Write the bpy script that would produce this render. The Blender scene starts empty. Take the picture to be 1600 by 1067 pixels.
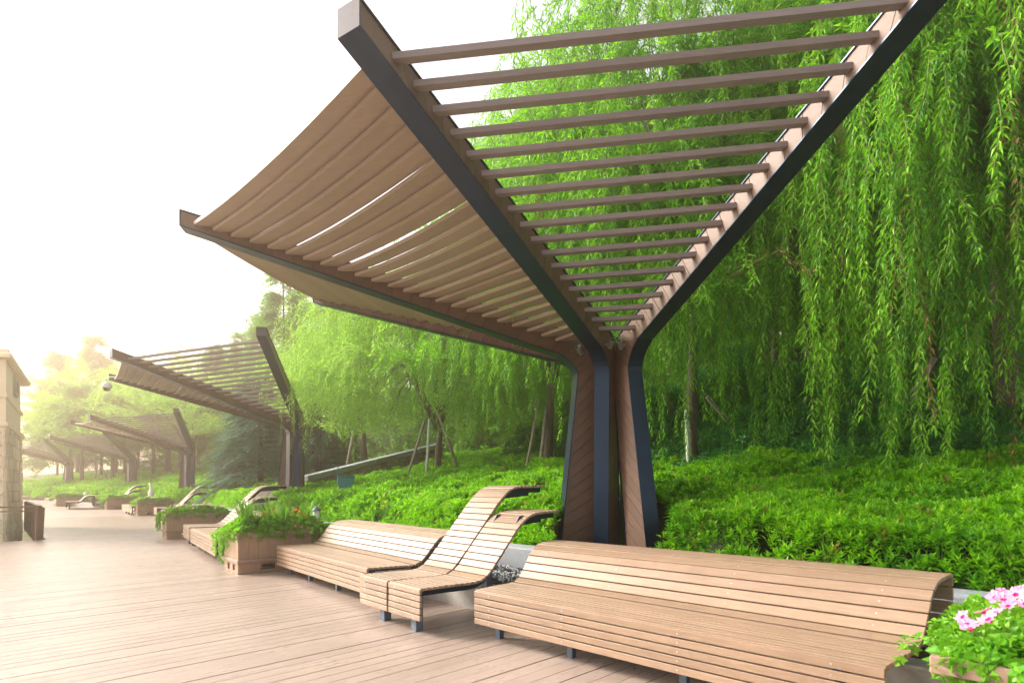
import bpy, bmesh, math, random
import numpy as np
from mathutils import Vector, Matrix, Euler

S = bpy.context.scene
COL = S.collection
random.seed(7)
RNG = np.random.default_rng(11)

# ------------------------------------------------------------------ camera
EYE = 1.40
cam_d = bpy.data.cameras.new('camera')
cam = bpy.data.objects.new('camera', cam_d); COL.objects.link(cam)
cam.location = (0, 0, EYE); cam.rotation_euler = (math.radians(90), 0, 0)
cam_d.sensor_width = 36; cam_d.lens = 19.53; cam_d.shift_y = 0.1403
cam_d.clip_start = 0.05; cam_d.clip_end = 3000
cam_d.dof.use_dof = True; cam_d.dof.focus_distance = 7.5; cam_d.dof.aperture_fstop = 2.8
S.camera = cam

# ------------------------------------------------------------------ sky, sun, exposure
SUN_EL, SUN_AZ = 33.0, 165.0        # azimuth measured counter-clockwise from +X (left of the view axis)
w = bpy.data.worlds.new('World'); S.world = w; w.use_nodes = True
nt = w.node_tree; nt.nodes.clear()
sky = nt.nodes.new('ShaderNodeTexSky'); sky.sky_type = 'NISHITA'; sky.sun_disc = False
sky.sun_elevation = math.radians(SUN_EL)
sky.sun_rotation = math.radians(90 - SUN_AZ)
sky.air_density = 1.0; sky.dust_density = 4.0; sky.ozone_density = 1.0; sky.altitude = 0
hs = nt.nodes.new('ShaderNodeHueSaturation'); hs.inputs['Saturation'].default_value = 0.30
bg = nt.nodes.new('ShaderNodeBackground'); bg.inputs['Strength'].default_value = 0.15
wo = nt.nodes.new('ShaderNodeOutputWorld')
nt.links.new(sky.outputs[0], hs.inputs['Color']); nt.links.new(hs.outputs[0], bg.inputs[0]); nt.links.new(bg.outputs[0], wo.inputs[0])
sun_d = bpy.data.lights.new('sun', 'SUN'); sun_d.energy = 2.3; sun_d.angle = math.radians(16); sun_d.color = (1.0, 0.91, 0.79)
sun = bpy.data.objects.new('sun', sun_d); COL.objects.link(sun)
_d = Vector((math.cos(math.radians(SUN_AZ)) * math.cos(math.radians(SUN_EL)), math.sin(math.radians(SUN_AZ)) * math.cos(math.radians(SUN_EL)), math.sin(math.radians(SUN_EL))))
sun.rotation_euler = (-_d).to_track_quat('-Z', 'Y').to_euler()
sun.location = (0, 0, 40)
S.view_settings.view_transform = 'Standard'; S.view_settings.look = 'None'
S.view_settings.gamma = 1.0; S.view_settings.use_curve_mapping = False
S.view_settings.exposure = 1.62
HAZE = 0.0060
S.cycles.use_denoising = True
S.cycles.max_bounces = 8; S.cycles.diffuse_bounces = 4; S.cycles.glossy_bounces = 3; S.cycles.transmission_bounces = 5
S.cycles.volume_bounces = 0; S.cycles.transparent_max_bounces = 8
S.cycles.sample_clamp_indirect = 6.0

# ------------------------------------------------------------------ materials
def ND(t, k, **kw):
    n = t.nodes.new(k)
    for a, b in kw.items(): setattr(n, a, b)
    return n
def mix_rgb(t, fac, a, b, mode='MIX'):
    m = ND(t, 'ShaderNodeMix', data_type='RGBA', blend_type=mode)
    for sock, v in ((0, fac), (6, a), (7, b)):
        if hasattr(v, 'is_output'): t.links.new(v, m.inputs[sock])
        elif isinstance(v, (int, float)): m.inputs[sock].default_value = v
        else: m.inputs[sock].default_value = (*v[:3], 1)
    return m.outputs[2]
def mat(name, c1, c2=None, scale=8.0, rough=0.6, stretch=(1, 1, 1), var=0.0, bump=0.0, bump_scale=60, metal=0.0, spec=0.5, rough2=None, detail=6, coat=0, stain=0.0, tint=None):
    m = bpy.data.materials.new(name); m.use_nodes = True
    t = m.node_tree; b = t.nodes['Principled BSDF']
    b.inputs['Roughness'].default_value = rough; b.inputs['Metallic'].default_value = metal
    b.inputs['Specular IOR Level'].default_value = spec
    tc = ND(t, 'ShaderNodeTexCoord'); mp = ND(t, 'ShaderNodeMapping'); mp.inputs['Scale'].default_value = stretch
    t.links.new(tc.outputs['Object'], mp.inputs[0])
    if var:
        o_ = ND(t, 'ShaderNodeObjectInfo'); v_ = ND(t, 'ShaderNodeVectorMath', operation='SCALE'); v_.inputs[0].default_value = (31, 17, 23); t.links.new(o_.outputs['Random'], v_.inputs['Scale']); t.links.new(v_.outputs[0], mp.inputs['Location'])
    if tint: b.inputs['Specular Tint'].default_value = (*tint, 1)
    no = ND(t, 'ShaderNodeTexNoise'); no.inputs['Scale'].default_value = scale; no.inputs['Detail'].default_value = detail; no.inputs['Roughness'].default_value = .65
    t.links.new(mp.outputs[0], no.inputs['Vector'])
    rp = ND(t, 'ShaderNodeMapRange'); rp.inputs[1].default_value = .3; rp.inputs[2].default_value = .7
    t.links.new(no.outputs[0], rp.inputs[0])
    col = mix_rgb(t, rp.outputs[0], c1, c2 or c1)
    if var:
        oi = ND(t, 'ShaderNodeObjectInfo'); mr = ND(t, 'ShaderNodeMapRange')
        mr.inputs[3].default_value = 1 - var; mr.inputs[4].default_value = 1 + var
        t.links.new(oi.outputs['Random'], mr.inputs[0])
        h = ND(t, 'ShaderNodeHueSaturation'); t.links.new(mr.outputs[0], h.inputs['Value']); t.links.new(col, h.inputs['Color']); col = h.outputs[0]
    if stain:
        g_ = ND(t, 'ShaderNodeNewGeometry'); n3 = ND(t, 'ShaderNodeTexNoise'); n3.inputs['Scale'].default_value = 1.7; n3.inputs['Detail'].default_value = 7; n3.inputs['Roughness'].default_value = .7
        t.links.new(g_.outputs['Position'], n3.inputs['Vector']); m3 = ND(t, 'ShaderNodeMapRange'); m3.inputs[1].default_value = .35; m3.inputs[2].default_value = .62; m3.inputs[3].default_value = 1 - stain; m3.inputs[4].default_value = 1.0
        t.links.new(n3.outputs[0], m3.inputs[0]); h3 = ND(t, 'ShaderNodeHueSaturation'); t.links.new(m3.outputs[0], h3.inputs['Value']); t.links.new(col, h3.inputs['Color']); col = h3.outputs[0]
    t.links.new(col, b.inputs['Base Color'])
    if rough2 is not None:
        r2 = ND(t, 'ShaderNodeMapRange'); r2.inputs[1].default_value = .3; r2.inputs[2].default_value = .7; r2.inputs[3].default_value = rough; r2.inputs[4].default_value = rough2
        t.links.new(no.outputs[0], r2.inputs[0]); t.links.new(r2.outputs[0], b.inputs['Roughness'])
    if bump:
        n2 = ND(t, 'ShaderNodeTexNoise'); n2.inputs['Scale'].default_value = bump_scale; n2.inputs['Detail'].default_value = 4
        t.links.new(mp.outputs[0], n2.inputs['Vector'])
        bp = ND(t, 'ShaderNodeBump'); bp.inputs['Strength'].default_value = bump; bp.inputs['Distance'].default_value = .01
        t.links.new(n2.outputs[0], bp.inputs['Height']); t.links.new(bp.outputs[0], b.inputs['Normal'])
    if coat: b.inputs['Coat Weight'].default_value = coat; b.inputs['Coat Roughness'].default_value = .15
    return m
def leaf_mat(name, c1, c2, trans=0.35, rough=0.5, back=None, third=None):
    m = bpy.data.materials.new(name); m.use_nodes = True
    t = m.node_tree; b = t.nodes['Principled BSDF']; out = t.nodes['Material Output']
    b.inputs['Roughness'].default_value = rough; b.inputs['Specular IOR Level'].default_value = .35
    oi = ND(t, 'ShaderNodeObjectInfo')
    geo = ND(t, 'ShaderNodeNewGeometry')
    ad = ND(t, 'ShaderNodeMath', operation='ADD'); fr = ND(t, 'ShaderNodeMath', operation='FRACT')
    ml = ND(t, 'ShaderNodeMath', operation='MULTIPLY'); ml.inputs[1].default_value = .6
    t.links.new(geo.outputs['Random Per Island'], ml.inputs[0])
    t.links.new(oi.outputs['Random'], ad.inputs[0]); t.links.new(ml.outputs[0], ad.inputs[1]); t.links.new(ad.outputs[0], fr.inputs[0])
    cn = ND(t, 'ShaderNodeTexNoise'); cn.inputs['Scale'].default_value = .9; cn.inputs['Detail'].default_value = 3; t.links.new(geo.outputs['Position'], cn.inputs['Vector'])
    cr = ND(t, 'ShaderNodeMapRange'); cr.inputs[1].default_value = .32; cr.inputs[2].default_value = .68; cr.inputs[3].default_value = -.42; cr.inputs[4].default_value = .42; t.links.new(cn.outputs[0], cr.inputs[0])
    sm = ND(t, 'ShaderNodeMath', operation='ADD', use_clamp=True); t.links.new(fr.outputs[0], sm.inputs[0]); t.links.new(cr.outputs[0], sm.inputs[1]); fr = sm
    col = mix_rgb(t, fr.outputs[0], c1, c2)
    if third:
        gt = ND(t, 'ShaderNodeMath', operation='GREATER_THAN'); gt.inputs[1].default_value = .975
        t.links.new(oi.outputs['Random'], gt.inputs[0]); col = mix_rgb(t, gt.outputs[0], col, third)
    t.links.new(col, b.inputs['Base Color'])
    tr = ND(t, 'ShaderNodeBsdfTranslucent'); t.links.new(mix_rgb(t, .5, col, (c2[0]*1.6, c2[1]*1.6, c2[2]*.8)), tr.inputs[0])
    mx = ND(t, 'ShaderNodeMixShader'); mx.inputs[0].default_value = trans
    t.links.new(b.outputs[0], mx.inputs[1]); t.links.new(tr.outputs[0], mx.inputs[2]); t.links.new(mx.outputs[0], out.inputs[0])
    return m
M = {}
M['deck'] = mat('deck_board', (.345, .262, .218), (.40, .318, .272), 3, .36, (1, 9, 1), .05, .25, 90, rough2=.25, spec=.7, stain=.13)
M['deck_far'] = mat('deck_far', (.345, .265, .23), (.38, .30, .265), 2, .36)
M['dark_gap'] = mat('deck_substructure', (.11, .085, .07), (.15, .12, .10), 5, .8)
M['slat'] = mat('bench_slat', (.255, .168, .112), (.34, .235, .16), 5, .42, (1, 14, 14), .11, .15, 120, rough2=.34, stain=.14)
M['plank'] = mat('brown_composite', (.125, .072, .048), (.165, .098, .067), 4, .5, (2, 12, 12), .10, .2, 90, stain=.12)
M['roof_board'] = mat('roof_board', (.30, .222, .162), (.36, .272, .205), 4, .5, (1, 14, 14), .08, .2, 90)
M['batten'] = mat('roof_batten', (.20, .162, .155), (.26, .215, .205), 4, .5, (1, 14, 14), .08, .2, 90)
M['steel'] = mat('dark_steel', (.004, .012, .028), (.008, .018, .038), 6, .36, var=.05, rough2=.28, spec=.42, tint=(.45, .68, 1.0))
M['rust'] = mat('rusty_cap', (.028, .055, .10), (.06, .02, .01), 30, .6)
M['legsteel'] = mat('leg_steel', (.06, .09, .14), (.08, .115, .17), 9, .45)
M['zinc'] = mat('zinc', (.45, .46, .47), (.6, .6, .6), 20, .3, metal=.8)
M['glass_lens'] = mat('lens', (.6, .62, .6), (.75, .75, .7), 20, .1)
M['planter'] = mat('planter_board', (.30, .19, .125), (.37, .245, .165), 4, .5, (10, 10, 1.2), .08, .2, 80)
M['planter_trim'] = mat('planter_trim', (.27, .175, .13), (.33, .22, .165), 4, .5, (6, 6, 6), .05)
M['soil'] = mat('soil', (.05, .035, .02), (.09, .06, .04), 20, .9, bump=.6)
M['bed'] = mat('bed_soil', (.022, .05, .010), (.05, .045, .022), 3, .95, bump=.8, bump_scale=25)
M['ground'] = mat('ground', (.07, .10, .03), (.12, .11, .06), .4, .95)
M['concrete'] = mat('concrete', (.27, .265, .25), (.40, .39, .37), 6, .75, bump=.3)
M['granite'] = mat('granite', (.24, .27, .30), (.36, .39, .42), 55, .7, bump=.5, bump_scale=80)
M['stone'] = mat('stone_block', (.58, .48, .35), (.72, .62, .47), 9, .85, var=.14, bump=.9, bump_scale=24)
M['wallstone'] = mat('rubble_stone', (.20, .15, .11), (.36, .28, .21), 7, .85, var=.35, bump=.9, bump_scale=20)
M['plaster'] = mat('plaster', (.66, .55, .39), (.74, .63, .46), 3, .8, bump=.2)
M['mortar'] = mat('mortar', (.40, .36, .30), (.46, .42, .35), 20, .9)
M['bark'] = mat('bark', (.075, .058, .045), (.16, .13, .10), 9, .9, (3, 3, .6), bump=1.0, bump_scale=22)
M['darkbark'] = mat('dark_bark', (.045, .032, .025), (.09, .065, .05), 9, .9, (3, 3, .5), bump=1.0, bump_scale=22)
M['pole'] = mat('stake_wood', (.20, .17, .14), (.32, .28, .24), 8, .8, (3, 3, .6))
M['whitepole'] = mat('pale_stake', (.42, .43, .44), (.6, .6, .6), 9, .7, (3, 3, .6))
M['teal'] = mat('teal_paint', (.015, .19, .20), (.02, .23, .24), 6, .5)
M['white'] = mat('white_paint', (.72, .72, .70), (.8, .8, .78), 6, .5)
M['cyan'] = mat('cyan_panel', (.10, .42, .50), (.14, .50, .58), 4, .5)
M['dome'] = mat('dome', (.02, .02, .025), None, 4, .08)
M['rail'] = mat('railing_brown', (.16, .085, .055), (.21, .12, .08), 8, .45)
M['boulder'] = mat('boulder', (.38, .33, .27), (.55, .48, .40), 4, .9, bump=.8, bump_scale=14)
M['orange'] = leaf_mat('orange_petal', (.75, .10, .02), (.85, .20, .03), .3)
M['pink'] = leaf_mat('pink_petal', (.82, .30, .60), (.86, .40, .68), .35)
M['magenta'] = leaf_mat('magenta_petal', (.62, .03, .20), (.72, .06, .30), .3)
M['mauve'] = leaf_mat('mauve_petal', (.70, .45, .60), (.78, .58, .68), .3)
M['yellow'] = leaf_mat('yellow_centre', (.75, .65, .35), (.8, .7, .4), .2)
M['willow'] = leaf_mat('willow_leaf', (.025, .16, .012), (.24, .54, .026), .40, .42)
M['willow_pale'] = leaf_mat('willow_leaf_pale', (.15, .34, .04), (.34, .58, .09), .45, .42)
M['willow_dry'] = leaf_mat('willow_leaf_dry', (.20, .10, .04), (.30, .18, .08), .3, .7)
M['azalea'] = leaf_mat('azalea_leaf', (.05, .24, .008), (.28, .60, .012), .40, .40, third=(.30, .20, .05))
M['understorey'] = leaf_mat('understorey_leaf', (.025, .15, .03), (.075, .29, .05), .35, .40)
M['conifer'] = leaf_mat('conifer_needles', (.025, .11, .07), (.07, .20, .12), .15, .6)
M['redwood'] = leaf_mat('redwood_leaf', (.04, .16, .016), (.13, .33, .03), .4, .5)
M['broad'] = leaf_mat('broad_leaf', (.06, .20, .015), (.20, .44, .04), .45, .45)
M['ivy'] = leaf_mat('ivy_leaf', (.09, .30, .015), (.22, .48, .03), .4, .4)
M['grass'] = leaf_mat('grass_blade', (.05, .20, .01), (.14, .34, .02), .35, .45, third=(.32, .24, .08))
M['twig'] = mat('twig', (.12, .13, .03), (.2, .16, .06), 8, .7)
gm = bpy.data.materials.new('rail_glass'); gm.use_nodes = True
_b = gm.node_tree.nodes['Principled BSDF']; _b.inputs['Base Color'].default_value = (.88, .96, .93, 1); _b.inputs['Roughness'].default_value = .02
_b.inputs['Transmission Weight'].default_value = 1; _b.inputs['IOR'].default_value = 1.1
M['glass'] = gm
pm = bpy.data.materials.new('pebble'); pm.use_nodes = True
_t = pm.node_tree; _oi = ND(_t, 'ShaderNodeObjectInfo'); _cr = ND(_t, 'ShaderNodeValToRGB')
_cr.color_ramp.interpolation = 'CONSTANT'
_cr.color_ramp.elements[0].color = (.05, .06, .075, 1); _cr.color_ramp.elements[1].position = .30; _cr.color_ramp.elements[1].color = (.16, .20, .25, 1)
_e = _cr.color_ramp.elements.new(.55); _e.color = (.68, .70, .72, 1)
_t.links.new(_oi.outputs['Random'], _cr.inputs[0]); _t.links.new(_cr.outputs[0], _t.nodes['Principled BSDF'].inputs['Base Color'])
_t.nodes['Principled BSDF'].inputs['Roughness'].default_value = .45
M['pebble'] = pm

# ------------------------------------------------------------------ object helpers
def tag(o, label=None, cat=None, group=None, kind=None):
    if label: o['label'] = label
    if cat: o['category'] = cat
    if group: o['group'] = group
    if kind: o['kind'] = kind
    return o
def empty(name, loc=(0, 0, 0), rz=0.0, label=None, cat=None, group=None):
    o = bpy.data.objects.new(name, None); COL.objects.link(o)
    o.location = loc; o.rotation_euler = (0, 0, rz); o.empty_display_size = .3
    return tag(o, label, cat, group)
def link(name, me, parent=None, kind=None, label=None):
    o = bpy.data.objects.new(name, me); COL.objects.link(o)
    if parent: o.parent = parent
    if kind: o['kind'] = kind
    if label: o['label'] = label
    return o
def copy_tree(o, parent=None):
    c = o.copy(); COL.objects.link(c)
    if parent: c.parent = parent
    for ch in list(o.children): copy_tree(ch, c)
    return c
class MB:
    def __init__(s): s.v = []; s.f = []; s.mi = []; s.cur = 0
    def poly(s, pts, faces):
        n = len(s.v); s.v += [tuple(p) for p in pts]; s.f += [tuple(i + n for i in f) for f in faces]; s.mi += [s.cur] * len(faces)
    HEX = [(0, 3, 2, 1), (4, 5, 6, 7), (0, 1, 5, 4), (1, 2, 6, 5), (2, 3, 7, 6), (3, 0, 4, 7)]
    def hexa(s, p): s.poly(p, s.HEX)
    def box(s, c, d, rz=0.0, rot=None):
        R = rot or Matrix.Rotation(rz, 3, 'Z'); c = Vector(c); hx, hy, hz = d[0] / 2, d[1] / 2, d[2] / 2
        s.hexa([c + R @ Vector(q) for q in ((-hx, -hy, -hz), (hx, -hy, -hz), (hx, hy, -hz), (-hx, hy, -hz), (-hx, -hy, hz), (hx, -hy, hz), (hx, hy, hz), (-hx, hy, hz))])
    def beam(s, a, b, wd, ht, up=(0, 0, 1)):
        a = Vector(a); b = Vector(b); t = (b - a).normalized(); x = t.cross(Vector(up)).normalized(); u = x.cross(t).normalized()
        P = []
        for e in (a, b):
            P += [e - x * wd / 2 - u * ht / 2, e + x * wd / 2 - u * ht / 2, e + x * wd / 2 + u * ht / 2, e - x * wd / 2 + u * ht / 2]
        s.poly(P, [(0, 3, 2, 1), (4, 5, 6, 7), (0, 1, 5, 4), (1, 2, 6, 5), (2, 3, 7, 6), (3, 0, 4, 7)])
    def tube(s, pts, rad, n=6, cap=True):
        pts = [Vector(p) for p in pts]; base = len(s.v); k = len(pts)
        if not hasattr(rad, '__len__'): rad = [rad] * k
        for i, p in enumerate(pts):
            t = (pts[min(i + 1, k - 1)] - pts[max(i - 1, 0)]).normalized()
            a = t.cross(Vector((0.31, 0.95, 0.02))) if abs(t.y) < .9 else t.cross(Vector((1, 0, 0.1)))
            a.normalize(); b = t.cross(a)
            for j in range(n):
                q = 2 * math.pi * j / n; s.v.append(tuple(p + (a * math.cos(q) + b * math.sin(q)) * rad[i]))
        for i in range(k - 1):
            for j in range(n):
                s.f.append((base + i * n + j, base + i * n + (j + 1) % n, base + (i + 1) * n + (j + 1) % n, base + (i + 1) * n + j)); s.mi.append(s.cur)
        if cap:
            s.f.append(tuple(base + j for j in reversed(range(n)))); s.mi.append(s.cur)
            s.f.append(tuple(base + (k - 1) * n + j for j in range(n))); s.mi.append(s.cur)
    def lathe(s, c, prof, n=12, axis=None):
        base = len(s.v); c = Vector(c); R = axis.to_track_quat('Z', 'Y').to_matrix() if axis else Matrix.Identity(3)
        for r, z in prof:
            for j in range(n):
                q = 2 * math.pi * j / n; s.v.append(tuple(c + R @ Vector((r * math.cos(q), r * math.sin(q), z))))
        for i in range(len(prof) - 1):
            for j in range(n):
                s.f.append((base + i * n + j, base + i * n + (j + 1) % n, base + (i + 1) * n + (j + 1) % n, base + (i + 1) * n + j)); s.mi.append(s.cur)
    def mesh(s, name, mats, smooth=False):
        me = bpy.data.meshes.new(name); me.from_pydata(s.v, [], s.f)
        for m in (mats if isinstance(mats, (list, tuple)) else [mats]): me.materials.append(m)
        if max(s.mi or [0]) > 0: me.polygons.foreach_set('material_index', s.mi)
        if smooth: me.polygons.foreach_set('use_smooth', [True] * len(me.polygons))
        me.update(); return me
    def build(s, name, mats, parent=None, smooth=False, kind=None, label=None):
        return link(name, s.mesh(name, mats, smooth), parent, kind, label)
def bevel(o, wdt=.003, seg=1):
    m = o.modifiers.new('bevel', 'BEVEL'); m.width = wdt; m.segments = seg; m.limit_method = 'ANGLE'; m.angle_limit = math.radians(40)
    return o

# ------------------------------------------------------------------ scatter: instance a prototype on the vertices of a mesh
def node_group(protos):
    g = bpy.data.node_groups.new('leaf_scatter', 'GeometryNodeTree')
    g.interface.new_socket('Geometry', in_out='INPUT', socket_type='NodeSocketGeometry')
    g.interface.new_socket('Geometry', in_out='OUTPUT', socket_type='NodeSocketGeometry')
    gi = g.nodes.new('NodeGroupInput'); go = g.nodes.new('NodeGroupOutput')
    ip = g.nodes.new('GeometryNodeInstanceOnPoints'); jn = g.nodes.new('GeometryNodeJoinGeometry')
    for p in reversed(protos):
        oi = g.nodes.new('GeometryNodeObjectInfo'); oi.inputs['Object'].default_value = p; oi.inputs['As Instance'].default_value = True
        g.links.new(oi.outputs['Geometry'], jn.inputs[0])
    g.links.new(jn.outputs[0], ip.inputs['Instance']); ip.inputs['Pick Instance'].default_value = True
    def at(n, t):
        a = g.nodes.new('GeometryNodeInputNamedAttribute'); a.data_type = t; a.inputs[0].default_value = n; return a.outputs[0]
    er = g.nodes.new('FunctionNodeEulerToRotation'); g.links.new(at('rot', 'FLOAT_VECTOR'), er.inputs[0])
    g.links.new(er.outputs[0], ip.inputs['Rotation']); g.links.new(at('scl', 'FLOAT'), ip.inputs['Scale']); g.links.new(at('pick', 'INT'), ip.inputs['Instance Index'])
    g.links.new(gi.outputs[0], ip.inputs['Points']); g.links.new(ip.outputs[0], go.inputs[0])
    return g
_groups = {}
def scatter(name, protos, P, rot, scl, pick=None, parent=None, kind='stuff', label=None):
    P = np.asarray(P, float).reshape(-1, 3); n = len(P)
    me = bpy.data.meshes.new(name); me.vertices.add(n); me.vertices.foreach_set('co', P.ravel())
    a = me.attributes.new('rot', 'FLOAT_VECTOR', 'POINT'); a.data.foreach_set('vector', np.asarray(rot, float).ravel())
    a = me.attributes.new('scl', 'FLOAT', 'POINT'); a.data.foreach_set('value', np.asarray(scl, float) * np.ones(n))
    a = me.attributes.new('pick', 'INT', 'POINT'); a.data.foreach_set('value', (RNG.integers(0, len(protos), n) if pick is None else np.asarray(pick)).astype(np.int32))
    o = link(name, me, parent, kind, label)
    key = tuple(p.name for p in protos)
    if key not in _groups: _groups[key] = node_group(protos)
    m = o.modifiers.new('scatter', 'NODES'); m.node_group = _groups[key]
    return o
def proto(name, mb, mats, smooth=False):
    return bpy.data.objects.new(name, mb.mesh(name, mats, smooth))     # never linked: only a source for the scatter
def rot_z_to(T, yaw):
    """euler angles (XYZ) taking local -Z to direction T, spun by yaw about itself"""
    T = T / np.linalg.norm(T, axis=1, keepdims=True)
    # rotate -Z -> T: polar angles
    theta = np.arccos(np.clip(-T[:, 2], -1, 1)); phi = np.arctan2(T[:, 1], T[:, 0])
    out = np.zeros_like(T)
    for i in range(len(T)):
        R = Matrix.Rotation(phi[i], 3, 'Z') @ Matrix.Rotation(-theta[i], 3, 'Y') @ Matrix.Rotation(yaw[i], 3, 'Z')
        out[i] = R.to_euler('XYZ')
    return out

# ------------------------------------------------------------------ the row of furniture and the bed behind it
N0 = np.array([.71, .7042]); D1 = np.array([-.7042, .71])
FRONT = np.array([(16, -10.2), (1.96, 2.92), (-.345, 5.08), (-1.68, 6.42), (-3.73, 8.81), (-8.05, 13.6), (-9.4, 15.4), (-17.1, 25.5), (-23.3, 32.0), (-30.2, 36.8), (-45, 46), (-80, 68)])
FS = FRONT @ D1; FT = FRONT @ N0
def front_t(s): return np.interp(s, FS, FT)
def dist_behind(x, y):
    p = np.stack([np.asarray(x, float), np.asarray(y, float)], -1); return p @ N0 - front_t(p @ D1)
def at_row(s, d):
    s = np.asarray(s, float); t = front_t(s) + d; return np.outer(s, D1).reshape(-1, 2) + np.outer(t, N0).reshape(-1, 2)
def bed_h(d):
    return np.interp(d, [0, 2.1, 9, 14, 26, 60, 200], [.30, .50, 1.75, 2.55, 3.9, 5.5, 7.5])
PITS = [(1.45, 7.75, .86), (1.36, 7.15, .72), (1.25, 6.75, .62), (-6.9, 16.9, 1.1)]
def pit(x, y, z):
    z = np.asarray(z, float)
    for px, py, r in PITS:
        f = np.clip((np.hypot(np.asarray(x) - px, np.asarray(y) - py) - r) / .5, 0, 1); z = np.where(f < 1, np.minimum(z, .40 + (z - .40) * f), z)
    return z
def vnoise(x, y, f, seed=0):
    x = np.asarray(x) * f; y = np.asarray(y) * f; xi = np.floor(x).astype(int); yi = np.floor(y).astype(int); fx = x - xi; fy = y - yi
    fx = fx * fx * (3 - 2 * fx); fy = fy * fy * (3 - 2 * fy)
    def h(a, b):
        n = (a * 374761393 + b * 668265263 + seed * 974711) & 0x7fffffff; n = ((n ^ (n >> 13)) * 1274126177) & 0x7fffffff
        return ((n ^ (n >> 16)) & 0xffff) / 65535.
    return (h(xi, yi) * (1 - fx) + h(xi + 1, yi) * fx) * (1 - fy) + (h(xi, yi + 1) * (1 - fx) + h(xi + 1, yi + 1) * fx) * fy
def ground_z(x, y):
    return float(bed_h(dist_behind(x, y)))

def grid_mesh(name, m, ss, ds, zf, smooth=True):
    V = []; F = []
    for s in ss:
        for d in ds:
            p = at_row([s], d)[0]; V.append((p[0], p[1], zf(p[0], p[1], d)))
    nd = len(ds)
    for i in range(len(ss) - 1):
        for j in range(nd - 1): F.append((i * nd + j, (i + 1) * nd + j, (i + 1) * nd + j + 1, i * nd + j + 1))
    b = MB(); b.v = V; b.f = F; b.mi = [0] * len(F)
    return b.build(name, m, None, smooth, 'structure')
gnd = MB(); gnd.poly([(-340, -120, -2.2), (300, -120, -2.2), (300, 420, -2.2), (-340, 420, -2.2)], [(0, 1, 2, 3)])
gnd.build('ground', M['ground'], None, False, 'structure')
ss = np.concatenate([np.arange(-14, 30, .5), np.arange(30, 110, 2.)])
dd = np.concatenate([np.arange(2.1, 12, .35), np.arange(12, 30, 1.5), np.arange(30, 160, 10)])
grid_mesh('planting_bed', M['bed'], ss, dd, lambda x, y, d: float(pit(x, y, float(bed_h(d)) + .10 * float(vnoise(x, y, .8)) + (.02 if d > 2.2 else 0))))

# plinth, gravel strip, granite kerb
def strip_solid(name, m, s0, s1, d0, d1, z0, z1, ds=.5, kind='structure'):
    b = MB(); s_ = np.arange(s0, s1 + .01, ds); n = len(s_); P = []
    for s in s_:
        a = at_row([s], d0)[0]; c = at_row([s], d1)[0]
        P += [(a[0], a[1], z0), (c[0], c[1], z0), (c[0], c[1], z1), (a[0], a[1], z1)]
    F = [(0, 1, 2, 3), tuple(4 * (n - 1) + k for k in (3, 2, 1, 0))]
    for i in range(n - 1):
        for k in range(4): F.append((4 * i + k, 4 * (i + 1) + k, 4 * (i + 1) + (k + 1) % 4, 4 * i + (k + 1) % 4))
    b.poly(P, F); o = b.build(name, m, None, False, kind); return bevel(o, .008)
strip_solid('plinth', M['concrete'], -6, 60, .78, 1.0, -.3, .27)
strip_solid('gravel_base', M['soil'], -6, 60, 1.003, 1.797, -.3, .30)
kerb = tag(empty('granite_kerb', (0, 0, 0), 0, 'pale blue grey granite kerb between the gravel strip and the shrub bed', 'kerb'))
for i in range(26):
    s0 = -4 + i * 1.2; b = MB(); P = []
    z0 = .10; z1 = .60 + .006 * random.uniform(-1, 1)
    for s in (s0 + .004, s0 + 1.194):
        a = at_row([s], 1.80)[0]; c = at_row([s], 2.10)[0]
        P += [(a[0], a[1], z0), (c[0], c[1], z0), (c[0], c[1], z1), (a[0], a[1], z1)]
    b.poly(P, [(0, 1, 2, 3), (7, 6, 5, 4), (0, 4, 5, 1), (1, 5, 6, 2), (2, 6, 7, 3), (3, 7, 4, 0)])
    bevel(b.build('kerb_stone', M['granite'], kerb), .025, 2)
# pebbles
pb = MB()
bm_ = bmesh.new(); bmesh.ops.create_icosphere(bm_, subdivisions=1, radius=1)
pb.poly([(v.co.x, v.co.y * .8, v.co.z * .6) for v in bm_.verts], [[v.index for v in f.verts] for f in bm_.faces]); bm_.free()
pebble = proto('pebble', pb, M['pebble'], True)
sP = RNG.uniform(-4, 26, 26000); dP = RNG.uniform(1.0, 1.8, 26000)
q = np.array([at_row([a], b)[0] for a, b in zip(sP, dP)])
zP = .30 + .05 * vnoise(q[:, 0], q[:, 1], 2.2) + RNG.uniform(0, .02, len(q))
scatter('gravel', [pebble], np.column_stack([q, zP]), RNG.uniform(0, 6.28, (len(q), 3)), RNG.uniform(.010, .024, len(q)))

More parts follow.
